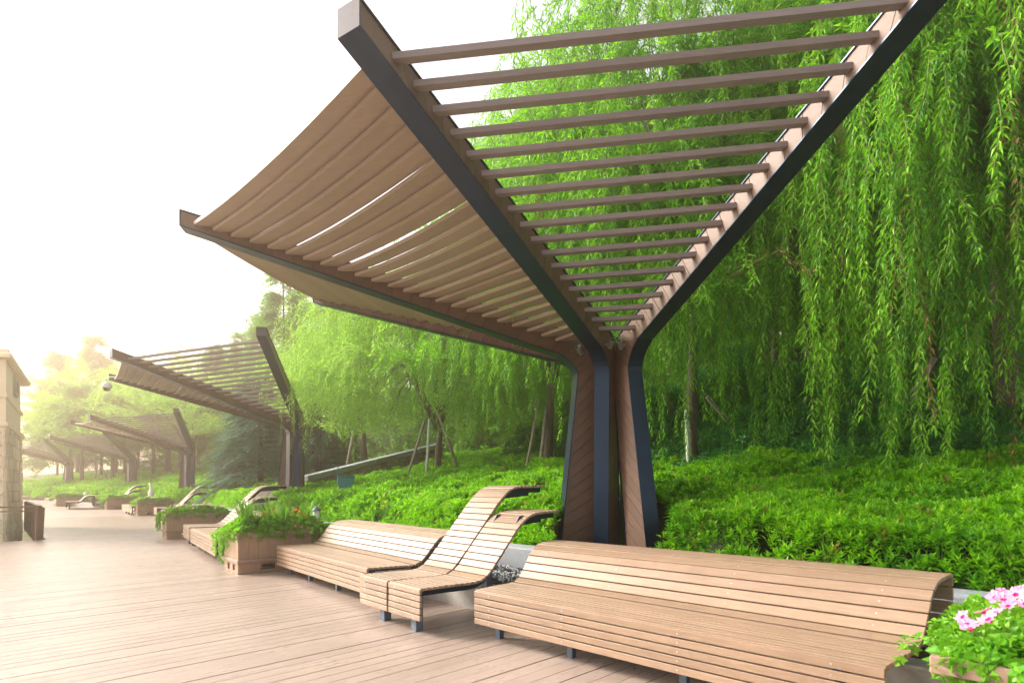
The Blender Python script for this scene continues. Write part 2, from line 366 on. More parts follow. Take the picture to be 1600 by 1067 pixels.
# ------------------------------------------------------------------ deck
deck = MB()
DECK_A = math.atan2(.692, .722)
da = np.array([math.cos(DECK_A), math.sin(DECK_A)]); db = np.array([-da[1], da[0]])
def dk(s, t, z): p = db * s + da * t; return (p[0], p[1], z)
deck.hexa([dk(-8, -24, -.30), dk(-8, 8.0, -.30), dk(18.8, 8.0, -.30), dk(18.8, -24, -.30), dk(-8, -24, -.032), dk(-8, 8.0, -.032), dk(18.8, 8.0, -.032), dk(18.8, -24, -.032)])
deck.hexa([dk(18.803, 1.2, -.30), dk(18.803, 9, -.30), dk(90, 9, -.30), dk(90, 1.2, -.30), dk(18.803, 1.2, -.032), dk(18.803, 9, -.032), dk(90, 9, -.032), dk(90, 1.2, -.032)])
deck_o = deck.build('deck', M['dark_gap'], None, False, 'structure')
PITCH = .142
def board_mesh(L):
    b = MB(); wd = .1385; hz = .028; c = .003
    prof = [(-wd / 2, -hz), (wd / 2, -hz), (wd / 2, -c), (wd / 2 - c, 0), (-wd / 2 + c, 0), (-wd / 2, -c)]
    P = [(0, y, z) for y, z in prof] + [(L, y, z) for y, z in prof]
    b.poly(P, [tuple(range(5, -1, -1)), tuple(range(6, 12))] + [(i, (i + 1) % 6, 6 + (i + 1) % 6, 6 + i) for i in range(6)])
    return b.mesh('deck_board', M['deck'])
bl, bs_, bj = board_mesh(12.0), board_mesh(7.6), board_mesh(19.9)
def board(me, s, t):
    o = link('deck_board', me, deck_o); p = dk(s, t, random.uniform(-.0012, .0012)); o.location = p; o.rotation_euler = (0, 0, DECK_A + random.uniform(-.0004, .0004))
s = -2.0; k = 0; nb = 0
while s < 18.7:
    j = (-3.2, -1.1, -2.3, -4.6)[(k // 4) % 4] if k % 4 == 1 else None
    if j is None: board(bj, s, -12.2)
    else: board(bl, s, j - 12.003); board(bl, s, j)
    s += PITCH; k += 1
while s < 31 and True:
    board(bs_, s, 1.25); s += PITCH
far = MB(); far.poly([dk(s - .07, 1.25, -.001), dk(s - .07, 8.85, -.001), dk(90, 8.85, -.001), dk(90, 1.25, -.001)], [(0, 1, 2, 3)])
far.build('deck_far_part', M['deck_far'], deck_o, False, 'stuff')

# ------------------------------------------------------------------ pavilions
PC = (1.5, 8.5)
ARMS = {  # slat-line start and end at the arm's face (world), which side that face is on, column radii
    'R': dict(a=(1.70, 7.75, 3.60), b=(2.89, 4.10, 4.96), side=-1, rt=.60, rb=1.13, it=.10, ib=.58, ext=.38),
    'M': dict(a=(1.217, 7.75, 3.58), b=(-.902, 4.266, 4.675), side=1, rt=.40, rb=.44, it=.0, ib=.03, ext=.36),
    'L': dict(a=(.75, 8.30, 3.57), b=(-4.04, 7.248, 4.80), side=1, rt=.50, rb=.78, it=.0, ib=.0, ext=.26),
    'B': dict(a=(.75, 8.72, 3.57), b=(-3.44, 10.1, 4.80), side=1, rt=.50, rb=.78, it=.0, ib=.0, ext=.20)}
WD = .20
def pavilion():
    root = empty('pavilion', (PC[0], PC[1], 0))
    geo = {}
    for k, A in ARMS.items():
        a = np.array(A['a']) - [PC[0], PC[1], 0]; b = np.array(A['b']) - [PC[0], PC[1], 0]
        d = (b - a)[:2]; L = np.linalg.norm(d); d = d / L; n = np.array([-d[1], d[0]])        # n: left of the outward direction
        ca = a[:2] - n * A['side'] * WD / 2
        r_in = .75; o = ca - d * r_in; slope = (b[2] - a[2]) / L
        G = geo[k] = dict(d=d, n=n, o=o, r0=r_in, r1=r_in + L, z0=a[2], z1=b[2], slope=slope)
        tip = r_in + L + A['ext']; zt = b[2] + slope * A['ext']
        rt, rb, it, ib = A['rt'], A['rb'], A['it'], A['ib']
        zb0 = .35; zk = 3.22
        # outer/bottom and inner/top outlines, matched station by station
        def seg(p, q, m, last=False): return [tuple(np.array(p) + (np.array(q) - np.array(p)) * i / m) for i in range(m + (1 if last else 0))]
        def bez(p, c, q, m): return [tuple((1 - t) ** 2 * np.array(p) + 2 * t * (1 - t) * np.array(c) + t * t * np.array(q)) for t in [i / m for i in range(m)]]
        zs = lambda r: a[2] + slope * (r - r_in)
        k_in = (rt + .28, zs(rt + .28) - .22)
        kc = (rt - .01, zs(rt) - .30)
        bot = seg((rb, zb0), (rt, zk - .20), 14) + bez((rt, zk - .20), kc, k_in, 6)
        ntop = 18
        bot += seg(k_in, (tip, zt - .10), ntop, True)
        t_in = (it + .36, zs(it + .36) + .15)
        top = seg((ib, zb0), (it, zk + .15), 14) + bez((it, zk + .15), (it + .0, zs(it) + .12), t_in, 6) + seg(t_in, (tip, zt + .09), ntop, True)
        def W(r, z, s): p = o + d * r + n * s; return (p[0], p[1], z)
        # steel: flange plates along both outlines, end cap, core
        st = MB()
        def plate(line, th, wd, sgn):
            P = []; m = len(line)
            for i, (r, z) in enumerate(line):
                r2, z2 = line[min(i + 1, m - 1)]; r1_, z1_ = line[max(i - 1, 0)]
                tx, tz = r2 - r1_, z2 - z1_; ll = math.hypot(tx, tz); nx, nz = tz / ll * sgn, -tx / ll * sgn
                for (s_, h) in ((-wd / 2, 0), (wd / 2, 0), (wd / 2, th), (-wd / 2, th)): P.append(W(r + nx * h, z + nz * h, s_))
            F = [(0, 1, 2, 3), tuple(4 * (m - 1) + q for q in (3, 2, 1, 0))]
            for i in range(m - 1):
                for q in range(4): F.append((4 * i + q, 4 * (i + 1) + q, 4 * (i + 1) + (q + 1) % 4, 4 * i + (q + 1) % 4))
            st.poly(P, F)
        plate(bot, .014, WD + .03, 1)
        plate(top, .014, WD + .03, -1)
        # dark core web so the plank joints read dark
        P = []; m = len(bot)
        for (r, z), (R_, Z_) in zip(bot, top):
            P += [W(r, z, -WD / 2 + .03), W(r, z, WD / 2 - .03), W(R_, Z_, WD / 2 - .03), W(R_, Z_, -WD / 2 + .03)]
        F = [(0, 1, 2, 3), tuple(4 * (m - 1) + q for q in (3, 2, 1, 0))]
        for i in range(m - 1):
            for q in range(4): F.append((4 * i + q, 4 * (i + 1) + q, 4 * (i + 1) + (q + 1) % 4, 4 * i + (q + 1) % 4))
        st.poly(P, F)
        fr = st.build('steel_frame', M['steel'], root)
        cp = MB(); p = W(tip + .006, zt - .005, 0)
        R = Matrix.Rotation(math.atan2(d[1], d[0]), 3, 'Z'); cp.box(p, (.010, WD + .026, .212), rot=R)
        cp.build('end_cap', M['rust'], fr)
        # cladding planks with slanted joints: the bottom outline runs ahead of the top one
        def along(line):
            q = np.array(line); s_ = np.concatenate([[0], np.cumsum(np.linalg.norm(np.diff(q, axis=0), axis=1))]); return q, s_
        qb, sb = along(bot); qt, stt = along(top)
        nb_ = 14 + 6 + 18
        fi = np.arange(len(bot), dtype=float)
        def pt(qq, f): return np.array([np.interp(f, fi, qq[:, 0]), np.interp(f, fi, qq[:, 1])])
        # plank stations in index space; column planks ~.19 m, arm planks ~.24 m
        stn = list(np.arange(0, 14, .93)) + list(np.arange(14.3, 20, 1.5)) + list(np.arange(20.2, 38.01, .9))
        shift = lambda f: 1.55 if f < 13 else (1.55 - 1.0 * (f - 13) / 8 if f < 21 else .55)
        for sd in (-1, 1):
            for i in range(len(stn) - 1):
                f0, f1 = stn[i], stn[i + 1]
                g0 = min(max(f0 - (0 if False else 0), 0), 38); g1 = min(f1, 38)
                b0 = pt(qb, max(g0 - shift(g0), 0)) if True else None; b1 = pt(qb, max(g1 - shift(g1), 0) if i < len(stn) - 2 else 38)
                t0, t1 = pt(qt, g0), pt(qt, g1 if i < len(stn) - 2 else 38)
                if np.linalg.norm(b1 - b0) < .02: b1 = b0 + (b1 - b0)
                # gap of ~5 mm along the run
                gb = .0035 / max(np.linalg.norm(b1 - b0), .02); gt = .0035 / max(np.linalg.norm(t1 - t0), .02)
                B0 = b0 + (b1 - b0) * gb; B1 = b1 - (b1 - b0) * gb; T0 = t0 + (t1 - t0) * gt; T1 = t1 - (t1 - t0) * gt
                # keep 4 mm off the flanges
                def inset(u, v): e = (v - u); e = e / (np.linalg.norm(e) + 1e-9); return u + e * .003, v - e * .003
                B0, T0 = inset(B0, T0); B1, T1 = inset(B1, T1)
                s0 = sd * (WD / 2 - .028); s1 = sd * (WD / 2 + random.uniform(-.0015, .0015))
                m_ = MB(); c8 = [W(*B0, s0), W(*B1, s0), W(*T1, s0), W(*T0, s0), W(*B0, s1), W(*B1, s1), W(*T1, s1), W(*T0, s1)]
                if sd < 0: c8 = c8[4:] + c8[:4]
                m_.hexa(c8); m_.build('cladding_plank', M['plank'], root)
        # spot lamp near the knee, on the face given by side
        sd = A['side']; r = .50; z = zs(r) - .10; 
        lm = MB(); p = Vector(W(r, z, sd * (WD / 2 + .03))); ax = Vector((*(n * sd * .55 + d * .55), .62)).normalized()
        lm.beam(W(r, z, sd * WD / 2), W(r, z, sd * (WD / 2 + .07)), .03, .03)
        p = Vector(W(r, z, sd * (WD / 2 + .075)))
        lm.lathe(p, [(0, -.07), (.034, -.07), (.038, -.055), (.038, .05), (.042, .052), (.042, .075), (.034, .075)], 12, ax)
        lamp = lm.build('spot_lamp', M['zinc'], root)
        ln = MB(); ln.lathe(p, [(.034, .070), (0, .070)], 12, ax); ln.build('lens', M['dome'], lamp)
    # battens between neighbouring arms
    def batten(p0, p1, tilt, sag, wd=.072, ht=.052, m=None):
        p0 = Vector(p0); p1 = Vector(p1); m_ = MB(); t = (p1 - p0).normalized(); x = t.cross(Vector((0, 0, 1))).normalized(); u = x.cross(t)
        x2 = x * math.cos(tilt) + u * math.sin(tilt); u2 = u * math.cos(tilt) - x * math.sin(tilt)
        nseg = 1 if sag < .02 else 8; P = []
        for i in range(nseg + 1):
            f = i / nseg; c = p0.lerp(p1, f) - Vector((0, 0, sag * 4 * f * (1 - f)))
            P += [c - x2 * wd / 2 - u2 * ht / 2, c + x2 * wd / 2 - u2 * ht / 2, c + x2 * wd / 2 + u2 * ht / 2, c - x2 * wd / 2 + u2 * ht / 2]
        F = [(3, 2, 1, 0), tuple(4 * nseg + q for q in (0, 1, 2, 3))]
        for i in range(nseg):
            for q in range(4): F.append((4 * i + q, 4 * i + (q + 1) % 4, 4 * (i + 1) + (q + 1) % 4, 4 * (i + 1) + q))
        m_.poly(P, F); m_.build('roof_batten' if wd < .1 else 'roof_board', M['batten'] if wd < .1 else M['roof_board'], root)
    def panel(k1, k2, n, sagk, wd=.072, ht=.052, jit=0, tilt=0, slack={}):
        g1, g2 = geo[k1], geo[k2]
        s1 = 1 if np.dot(g1['n'], g2['d']) > 0 else -1; s2 = 1 if np.dot(g2['n'], g1['d']) > 0 else -1
        for i in range(n):
            f = i / (n - 1)
            e = []
            for g, s_ in ((g1, s1), (g2, s2)):
                r = g['r0'] + (g['r1'] - g['r0']) * f; p = g['o'] + g['d'] * r + g['n'] * s_ * (WD / 2 - .012); e.append((p[0], p[1], g['z0'] + (g['z1'] - g['z0']) * f))
            L = (Vector(e[0]) - Vector(e[1])).length
            sg = sagk * L * L * random.uniform(1 - jit, 1 + jit) * slack.get(i, 1)
            batten(e[0], e[1], tilt, sg, wd + (.034 if jit and i < 11 else 0), ht)
    panel('R', 'M', 18, .0)
    panel('M', 'L', 23, .0055, .214, .040, .05, .12, {14: 1.5, 13: 1.42, 12: 1.28, 11: 1.12, 17: 1.2, 15: .86})
    panel('L', 'B', 20, .0050, .226, .040, .07, .10, {12: 1.5, 11: 1.35, 10: 1.15, 13: .8})
    return root
pav = pavilion()
PAV_G = 'timber and steel pavilions along the promenade'
tag(pav, 'nearest fan shaped pavilion with black steel arms and brown battens towering over the benches', 'pavilion', PAV_G)
for (x, y, rz, lab) in ((-6.95, 18.25, -8, 'second pavilion in the row, beyond the red flowers, with its slatted roof seen side on'),
                        (-18.4, 32.0, 3, 'third pavilion in the row, left of the dark green cedar, its post behind a planter'),
                        (-29.2, 43.0, -5, 'fourth pavilion in the row, small and hazy, between the third and the last'),
                        (-39.5, 49.8, 0, 'farthest and smallest pavilion, hazy, beside the stone tower')):
    c = copy_tree(pav); c.location = (x, y, 0); c.rotation_euler = (0, 0, math.radians(rz)); c['label'] = lab

# ------------------------------------------------------------------ benches and loungers: slats following a side profile
def walk(prof, y0, widths):
    pass
def slat_list(prof, pitch):
    """split a side profile (y,z) into slats of about the given pitch, profile pieces listed as (points, pitch)"""
    out = []
    q = np.array(prof, float); s_ = np.concatenate([[0], np.cumsum(np.linalg.norm(np.diff(q, axis=0), axis=1))])
    n = max(1, round(s_[-1] / pitch))
    for i in range(n):
        a, b = s_[-1] * i / n, s_[-1] * (i + 1) / n
        out.append((np.array([np.interp(a, s_, q[:, 0]), np.interp(a, s_, q[:, 1])]), np.array([np.interp(b, s_, q[:, 0]), np.interp(b, s_, q[:, 1])])))
    return out
def smooth(pts, n=40):
    P = [np.array(p, float) for p in pts]; P = [2 * P[0] - P[1]] + P + [2 * P[-1] - P[-2]]; out = []
    for i in range(1, len(P) - 2):
        for k in range(n // (len(P) - 3) + 1):
            t = k / (n // (len(P) - 3) + 1)
            out.append(.5 * ((2 * P[i]) + (-P[i - 1] + P[i + 1]) * t + (2 * P[i - 1] - 5 * P[i] + 4 * P[i + 1] - P[i + 2]) * t * t + (-P[i - 1] + 3 * P[i] - 3 * P[i + 1] + P[i + 2]) * t ** 3))
    out.append(P[-2]); return out
def slatted(root, pieces, xl, xr, screws, gap=.010, th=.026):
    """pieces: list of (profile points, pitch); xl(y), xr(y): the two ends; screws: fractions along the slat"""
    sc = MB()
    for prof, pitch in pieces:
        for a, b in slat_list(prof, pitch):
            t = b - a; L = np.linalg.norm(t); t = t / L; nr = np.array([-t[1], t[0]])       # outward normal of the profile
            a2, b2 = a + t * gap / 2, b - t * gap / 2
            j = random.uniform(-.0012, .0012); ex = random.uniform(-.003, .003)
            c4 = [a2 - nr * th, b2 - nr * th, b2 + nr * j, a2 + nr * j]
            m_ = MB(); P = [(xl(c[0]) + ex, c[0], c[1]) for c in c4] + [(xr(c[0]) + ex, c[0], c[1]) for c in c4]
            m_.poly(P, [(3, 2, 1, 0), (4, 5, 6, 7), (0, 1, 5, 4), (1, 2, 6, 5), (2, 3, 7, 6), (3, 0, 4, 7)])
            bevel(m_.build('slat', M['slat'], root), .003)
            mid = (a + b) / 2 + nr * (j + .0012)
            for f in screws:
                x = xl(mid[0]) + (xr(mid[0]) - xl(mid[0])) * f; base = len(sc.v)
                tt = Vector((0, t[0], t[1])); c = Vector((x, mid[0], mid[1])); e = Vector((1, 0, 0))
                R_ = .0062
                sc.poly([c + (e * math.cos(q) + tt * math.sin(q)) * R_ for q in [2 * math.pi * k / 8 for k in range(8)]], [tuple(range(8))])
    sc.build('screw_heads', M['zinc'], root, False, 'stuff')
def rib(root, pts, x, wd, name='frame_rib', depth=.05, off=.03):
    P = [np.array(p) for p in pts]; n = len(P); m_ = MB(); V = []
    for i, p in enumerate(P):
        t = P[min(i + 1, n - 1)] - P[max(i - 1, 0)]; t = t / np.linalg.norm(t); nr = np.array([-t[1], t[0]])
        for xx, o_ in ((x - wd / 2, off), (x + wd / 2, off), (x + wd / 2, off + depth), (x - wd / 2, off + depth)):
            c = p - nr * o_; V.append((xx, c[0], c[1]))
    F = [(0, 1, 2, 3), tuple(4 * (n - 1) + q for q in (3, 2, 1, 0))]
    for i in range(n - 1):
        for q in range(4): F.append((4 * i + q, 4 * (i + 1) + q, 4 * (i + 1) + (q + 1) % 4, 4 * i + (q + 1) % 4))
    m_.poly(V, F); m_.build(name, M['steel'], root)
def bench():
    root = empty('slatted_bench')
    L = 3.16; wl = lambda y: -.13 * y / 1.35; wr = lambda y: L + .165 * y / 1.35
    top = smooth([(.005, .446), (.30, .443), (.55, .440), (.655, .462), (.74, .545), (.83, .655), (.92, .745), (1.01, .785), (1.12, .796), (1.36, .800)], 60)
    front = [(-.004, .135), (-.004, .440)]
    back = [(1.372, .80), (1.40, .14)]
    q = np.array(top); s_ = np.concatenate([[0], np.cumsum(np.linalg.norm(np.diff(q, axis=0), axis=1))])
    def part(a, b): 
        m_ = [tuple(p) for p, s in zip(q, s_) if a <= s <= b]; return m_
    i1 = .60; i2 = 1.06
    slatted(root, [(front, .061), ([tuple(p) for p in q if p[0] <= .585], .066), ([tuple(p) for p in q if .575 <= p[0] <= 1.005], .086), ([tuple(p) for p in q if p[0] >= .99], .062), (back, .095)], wl, wr, (.06, .32, .63, .92))
    for f in (.05, .31, .62, .93):
        x = f * L
        rib(root, top, x, .045); rib(root, front, x, .045); rib(root, back, x, .045)
        for y in (.17, 1.28):
            m_ = MB(); m_.box((x, y, .205 if y < 1 else .40), (.055, .055, .41 if y < 1 else .40)); m_.build('leg', M['legsteel'], root)
    return root
bA = bench(); bA.location = (-.345, 5.08, 0); bA.rotation_euler = (0, 0, math.atan2(-.685, .729))
BG = 'slatted benches with raised backs along the promenade'
tag(bA, 'largest brown slatted bench, in the foreground under the nearest pavilion', 'bench', BG)
for x, y, a, lab in ((-3.73, 8.81, -49.4, 'brown slatted bench between the red flower planter and the nearest pair of loungers'),
                     (-7.15, 12.35, -53, 'slatted bench mostly hidden behind the red flower planter'),
                     (-19.6, 27.9, -48, 'small far slatted bench between the two far flower planters'),
                     (-27.6, 34.4, -52, 'farthest slatted bench, left of the far planters, facing the deck')):
    c = copy_tree(bA); c.location = (x, y, 0); c.rotation_euler = (0, 0, math.radians(a)); c['label'] = lab

def lounger(tall):
    root = empty('lounger')
    Wd = .555
    if tall: top = smooth([(.005, .446), (.40, .438), (.66, .432), (.79, .462), (.93, .585), (1.22, .90), (1.50, 1.20), (1.66, 1.335), (1.80, 1.385), (2.00, 1.395), (2.30, 1.40)], 80)
    else: top = smooth([(.005, .446), (.40, .438), (.66, .432), (.79, .462), (.92, .575), (1.12, .80), (1.32, 1.00), (1.45, 1.075), (1.58, 1.10), (1.75, 1.108), (1.92, 1.112)], 80)
    q = np.array(top); front = [(-.004, .135), (-.004, .440)]
    yb = 1.72 if tall else 1.46
    slatted(root, [(front, .061), ([tuple(p) for p in q if p[0] <= .735], .066), ([tuple(p) for p in q if .725 <= p[0] <= yb], .088), ([tuple(p) for p in q if p[0] >= yb - .01], .066)], lambda y: 0, lambda y: Wd, (.2, .8))
    for x in (.11, Wd - .11):
        rib(root, top, x, .04, depth=.06); rib(root, front, x, .04)
    m_ = MB(); m_.box((.34, .11, .20), (.085, .08, .40)); m_.build('leg', M['legsteel'], root)
    m_ = MB(); m_.box((.28, 1.05, .42), (.085, .08, .30)); m_.build('leg', M['legsteel'], root)
    # steel bracket under the cantilevered head
    ye = q[-1][0]; ze = q[-1][1]
    m_ = MB(); y0 = ye - .62; 
    for x in (.09, Wd - .09):
        P = [(y0 - .02, ze - .16), (ye - .22, ze - .13), (ye - .22, ze - .035), (y0 + .06, ze - .05)]
        m_.poly([(x - .006, *p) for p in P] + [(x + .006, *p) for p in P], [(0, 1, 2, 3), (7, 6, 5, 4), (0, 4, 5, 1), (1, 5, 6, 2), (2, 6, 7, 3), (3, 7, 4, 0)])
    m_.build('bracket', M['steel'], root, False, 'stuff')
    return root
LA = -46.8; lc, ls = math.cos(math.radians(LA)), math.sin(math.radians(LA))
LG = 'wave shaped slatted loungers set in pairs'
lowl = lounger(False); lowl.location = (-1.23, 5.54, 0); lowl.rotation_euler = (0, 0, math.radians(LA))
tag(lowl, 'nearer, lower lounger of the nearest pair, beside the largest bench', 'lounger', LG)
tall = lounger(True); tall.location = (-1.63, 5.96, 0); tall.rotation_euler = (0, 0, math.radians(LA))
tag(tall, 'taller lounger of the nearest pair, its curled head reaching highest', 'lounger', LG)
def pair(x, y, a, l1, l2):
    c, s_ = math.cos(math.radians(a)), math.sin(math.radians(a))
    t = copy_tree(tall); t.location = (x, y, 0); t.rotation_euler = (0, 0, math.radians(a)); t['label'] = l1
    t = copy_tree(lowl); t.location = (x + .585 * c, y + .585 * s_, 0); t.rotation_euler = (0, 0, math.radians(a)); t['label'] = l2
pair(-8.05, 13.6, -53, 'taller lounger rising behind the red flower planter, below the second pavilion', 'lower lounger just right of the tall one behind the red flower planter')
pair(-15.6, 24.2, -52, 'lounger whose curved dark back shows right of the third pavilion post, the taller one', 'lower curved lounger back showing just below the taller one right of the third post')
pair(-24.9, 33.6, -46, 'far tall lounger between the far bench and the ivy planter', 'far low lounger pressed against the ivy planter')
pair(-34.5, 41.0, -38, 'most distant tall lounger, left of the farthest planter beside the railing', 'most distant low lounger, left of the farthest planter')

# ------------------------------------------------------------------ planters
def planter(Wp, Dp, Hp=.66):
    root = empty('planter')
    # vertical boards round the body
    def side(a, b, nbd):
        a = Vector(a); b = Vector(b); t = (b - a) / nbd; ang = math.atan2(t.y, t.x); L = t.length
        for i in range(nbd):
            c = a + t * (i + .5); m_ = MB(); m_.box((c.x, c.y, .19 + (Hp - .19) / 2), (L - .004, .022, Hp - .19 - .012), ang); m_.build('side_board', M['planter'], root)
    side((0, 0, 0), (Wp, 0, 0), max(3, round(Wp / .14))); side((Wp, 0, 0), (Wp, Dp, 0), round(Dp / .14)); side((Wp, Dp, 0), (0, Dp, 0), max(3, round(Wp / .14))); side((0, Dp, 0), (0, 0, 0), round(Dp / .14))
    def ring(name, z, h, out, th, m):
        for (cx, cy, lx, ly) in ((Wp / 2, -out + th / 2 - .011, Wp + 2 * out + .10, th), (Wp / 2, Dp + out - th / 2 + .011, Wp + 2 * out + .10, th), (-out + th / 2 - .011, Dp / 2, th, Dp + 2 * out - 2 * th + .018), (Wp + out - th / 2 + .011, Dp / 2, th, Dp + 2 * out - 2 * th + .018)):
            m_ = MB(); m_.box((cx, cy, z), (lx, ly, h)); bevel(m_.build(name, m, root), .004)
    ring('rim_plank', Hp - .04, .075, .045, .045, M['planter_trim'])
    ring('skirt_plank', .205, .05, .035, .035, M['planter_trim'])
    # base boards with slots
    def base(a, b, slots):
        a = Vector(a); b = Vector(b); L = (b - a).length; t = (b - a) / L; ang = math.atan2(t.y, t.x); xs = 0
        for (s0, s1) in slots + [(L, L)]:
            if s0 > xs: c = a + t * (xs + s0) / 2; m_ = MB(); m_.box((c.x, c.y, .09), (s0 - xs - .003, .022, .178), ang); m_.build('base_board', M['planter'], root)
            if s1 > s0: c = a + t * (s0 + s1) / 2; m_ = MB(); m_.box((c.x, c.y, .025), (s1 - s0 - .003, .022, .045), ang); m_.build('base_board', M['planter'], root); m_ = MB(); m_.box((c.x, c.y, .16), (s1 - s0 - .003, .022, .04), ang); m_.build('base_board', M['planter'], root)
            xs = s1
    base((0, 0, 0), (Wp, 0, 0), [(Wp * .25, Wp * .25 + .10), (Wp * .62, Wp * .62 + .10)]); base((Wp, 0, 0), (Wp, Dp, 0), [(.33, .56), (Dp - .5, Dp - .27)]); base((0, Dp, 0), (0, 0, 0), [(.33, .56), (Dp - .5, Dp - .27)]); base((Wp, Dp, 0), (0, Dp, 0), [])
    m_ = MB(); m_.box((Wp / 2, Dp / 2, Hp - .10), (Wp - .05, Dp - .05, .06)); m_.build('soil', M['soil'], root)
    return root
PG = 'brown board planters full of flowers'
PLT = []
# local origin at the front corner; x along the row towards the camera side, y away from the deck
def place_planter(x, y, a, lab, W_=.70, D_=1.45):
    p0 = planter(W_, D_) if not PLT else copy_tree(PLT[0])
    p0.location = (x, y, 0); p0.rotation_euler = (0, 0, math.radians(a)); tag(p0, lab, 'planter', PG); PLT.append(p0)
    return p0
place_planter(-4.76, 9.22, -47, 'brown board planter with red and pink flowers at the end of the middle bench')
place_planter(-9.40, 14.95, -50, 'brown planter of pale pink petunias standing left of the second loungers')
place_planter(-17.6, 25.9, -46, 'wide hazy brown planter in front of the third pavilion')
place_planter(-23.8, 32.4, -42, 'hazy brown planter with ivy hanging down its left corner, before the fourth pavilion')
place_planter(-30.7, 37.2, -38, 'farthest brown planter, below the last pavilion')
place_planter(1.93, 2.40, -44, 'planter corner with big pink petunias at the lower right edge of the picture')

# ------------------------------------------------------------------ leaf prototypes (sources for the scatters, never linked)
def leaf(mb, base, d, n, L, W_, fold=.25, droop=.25):
    base = Vector(base); d = Vector(d).normalized(); n = Vector(n); n = (n - d * n.dot(d)).normalized(); x = d.cross(n)
    m1 = base + d * L * .42 + n * L * fold * .10; tip = base + d * L - n * L * droop
    mb.poly([base, m1 + x * W_ / 2 + n * W_ * fold, tip, m1 - x * W_ / 2 + n * W_ * fold, m1], [(0, 4, 1), (4, 2, 1), (0, 3, 4), (4, 3, 2)])
def willow_strand(seed, n=30, L=.62):
    rd = random.Random(seed); mb = MB(); mb.cur = 1
    pts = [Vector((.03 * math.sin(i * .9 + seed), .03 * math.cos(i * 1.1 + seed * 2) - .03, -L * i / 4)) for i in range(5)]
    mb.tube(pts, [.0030, .0028, .0025, .0022, .0018], 3, False); mb.cur = 0
    for i in range(n):
        f = (i + rd.random() * .6) / n; p = pts[min(int(f * 4), 3)].lerp(pts[min(int(f * 4) + 1, 4)], f * 4 - min(int(f * 4), 3)); a = i * 2.4 + rd.uniform(-.4, .4)
        e = math.radians(rd.uniform(28, 62)); r = Vector((math.cos(a), math.sin(a), 0))
        d = r * math.sin(e) + Vector((0, 0, -math.cos(e))); n_ = r * math.cos(e) + Vector((0, 0, math.sin(e))) + Vector((rd.uniform(-.5, .5), rd.uniform(-.5, .5), 0))
        leaf(mb, p, d, n_, rd.uniform(.085, .135), rd.uniform(.017, .025), .2, .18)
    return mb
STR = [proto('strand_source_%s' % 'abcd'[i], willow_strand(i), [M['willow'], M['twig']]) for i in range(3)]
STRP = [proto('pale_strand_source_%s' % 'abcd'[i], willow_strand(i + 5, 24), [M['willow_pale'], M['twig']]) for i in range(2)]
STRD = [proto('dry_strand_source', willow_strand(9, 16), [M['willow_dry'], M['twig']])]
def rosette(seed, nl, L, W_, e0, e1, m, stem=.05):
    rd = random.Random(seed); mb = MB()
    for i in range(nl):
        a = i * 2.399 + rd.uniform(-.25, .25); f = i / nl; e = math.radians(e0 + (e1 - e0) * f + rd.uniform(-10, 10)); r = Vector((math.cos(a), math.sin(a), 0))
        d = r * math.cos(e) + Vector((0, 0, math.sin(e))); n = -r * math.sin(e) + Vector((0, 0, math.cos(e)))
        leaf(mb, Vector((0, 0, -stem * (1 - f))) + r * .004, d, n, L * rd.uniform(.75, 1.2) * (1.1 - .4 * f), W_ * rd.uniform(.85, 1.15), .22, .12)
    return mb
AZ = [proto('azalea_source_%s' % 'abc'[i], rosette(i, 13, .062, .021, -5, 72, None, .06), M['azalea']) for i in range(3)]
US = [proto('understorey_source_%s' % 'abc'[i], rosette(i + 9, 12, .10, .032, -30, 60, None, .18), M['understorey']) for i in range(2)]
BR = [proto('broad_source_%s' % 'abc'[i], rosette(i + 20, 16, .17, .075, -60, 70, None, .30), M['broad']) for i in range(2)]
def spray(seed, m, L=.55, nn=11, w0=.26, droop=.2, ll=.05, rows=1):
    """a flat feathery branch tip along +X"""
    rd = random.Random(seed); mb = MB()
    for i in range(nn):
        f = (i + .5) / nn; p = Vector((L * f, 0, -droop * L * f * f)); wl = w0 * (1 - f * .75)
        for s in (-1, 1):
            d = Vector((.55, s, -.15 + rd.uniform(-.25, .25))).normalized(); n = Vector((0, 0, 1))
            leaf(mb, p, d, n, wl * rd.uniform(.8, 1.1), ll, .2, .15)
    leaf(mb, (L * .9, 0, -droop * L * .81), (1, 0, -.3), (0, 0, 1), .10, ll, .1, .1)
    return mb
CF = [proto('cedar_spray_source_%s' % 'ab'[i], spray(i, None, .50, 13, .17, .28, .026), M['conifer']) for i in range(2)]
RW = [proto('redwood_spray_source_%s' % 'ab'[i], spray(i + 4, None, .60, 10, .26, .25, .04), M['redwood']) for i in range(2)]
def grass_tuft(seed):
    rd = random.Random(seed); mb = MB()
    for i in range(16):
        a = rd.uniform(0, 6.28); L = rd.uniform(.16, .34); r = Vector((math.cos(a), math.sin(a), 0)); b = r * rd.uniform(0, .03); x = Vector((-r.y, r.x, 0)) * .004
        p1 = b + r * L * .25 + Vector((0, 0, L * .7)); p2 = b + r * L * .7 + Vector((0, 0, L * rd.uniform(.6, .95)))
        mb.poly([b - x, b + x, p1 + x, p1 - x, p2], [(0, 1, 2, 3), (3, 2, 4)])
    return mb
GR = [proto('grass_source_%s' % 'ab'[i], grass_tuft(i), M['grass']) for i in range(2)]
IV = [proto('ivy_source_%s' % 'ab'[i], rosette(i + 40, 8, .055, .042, -20, 50, None, .04), M['ivy']) for i in range(2)]

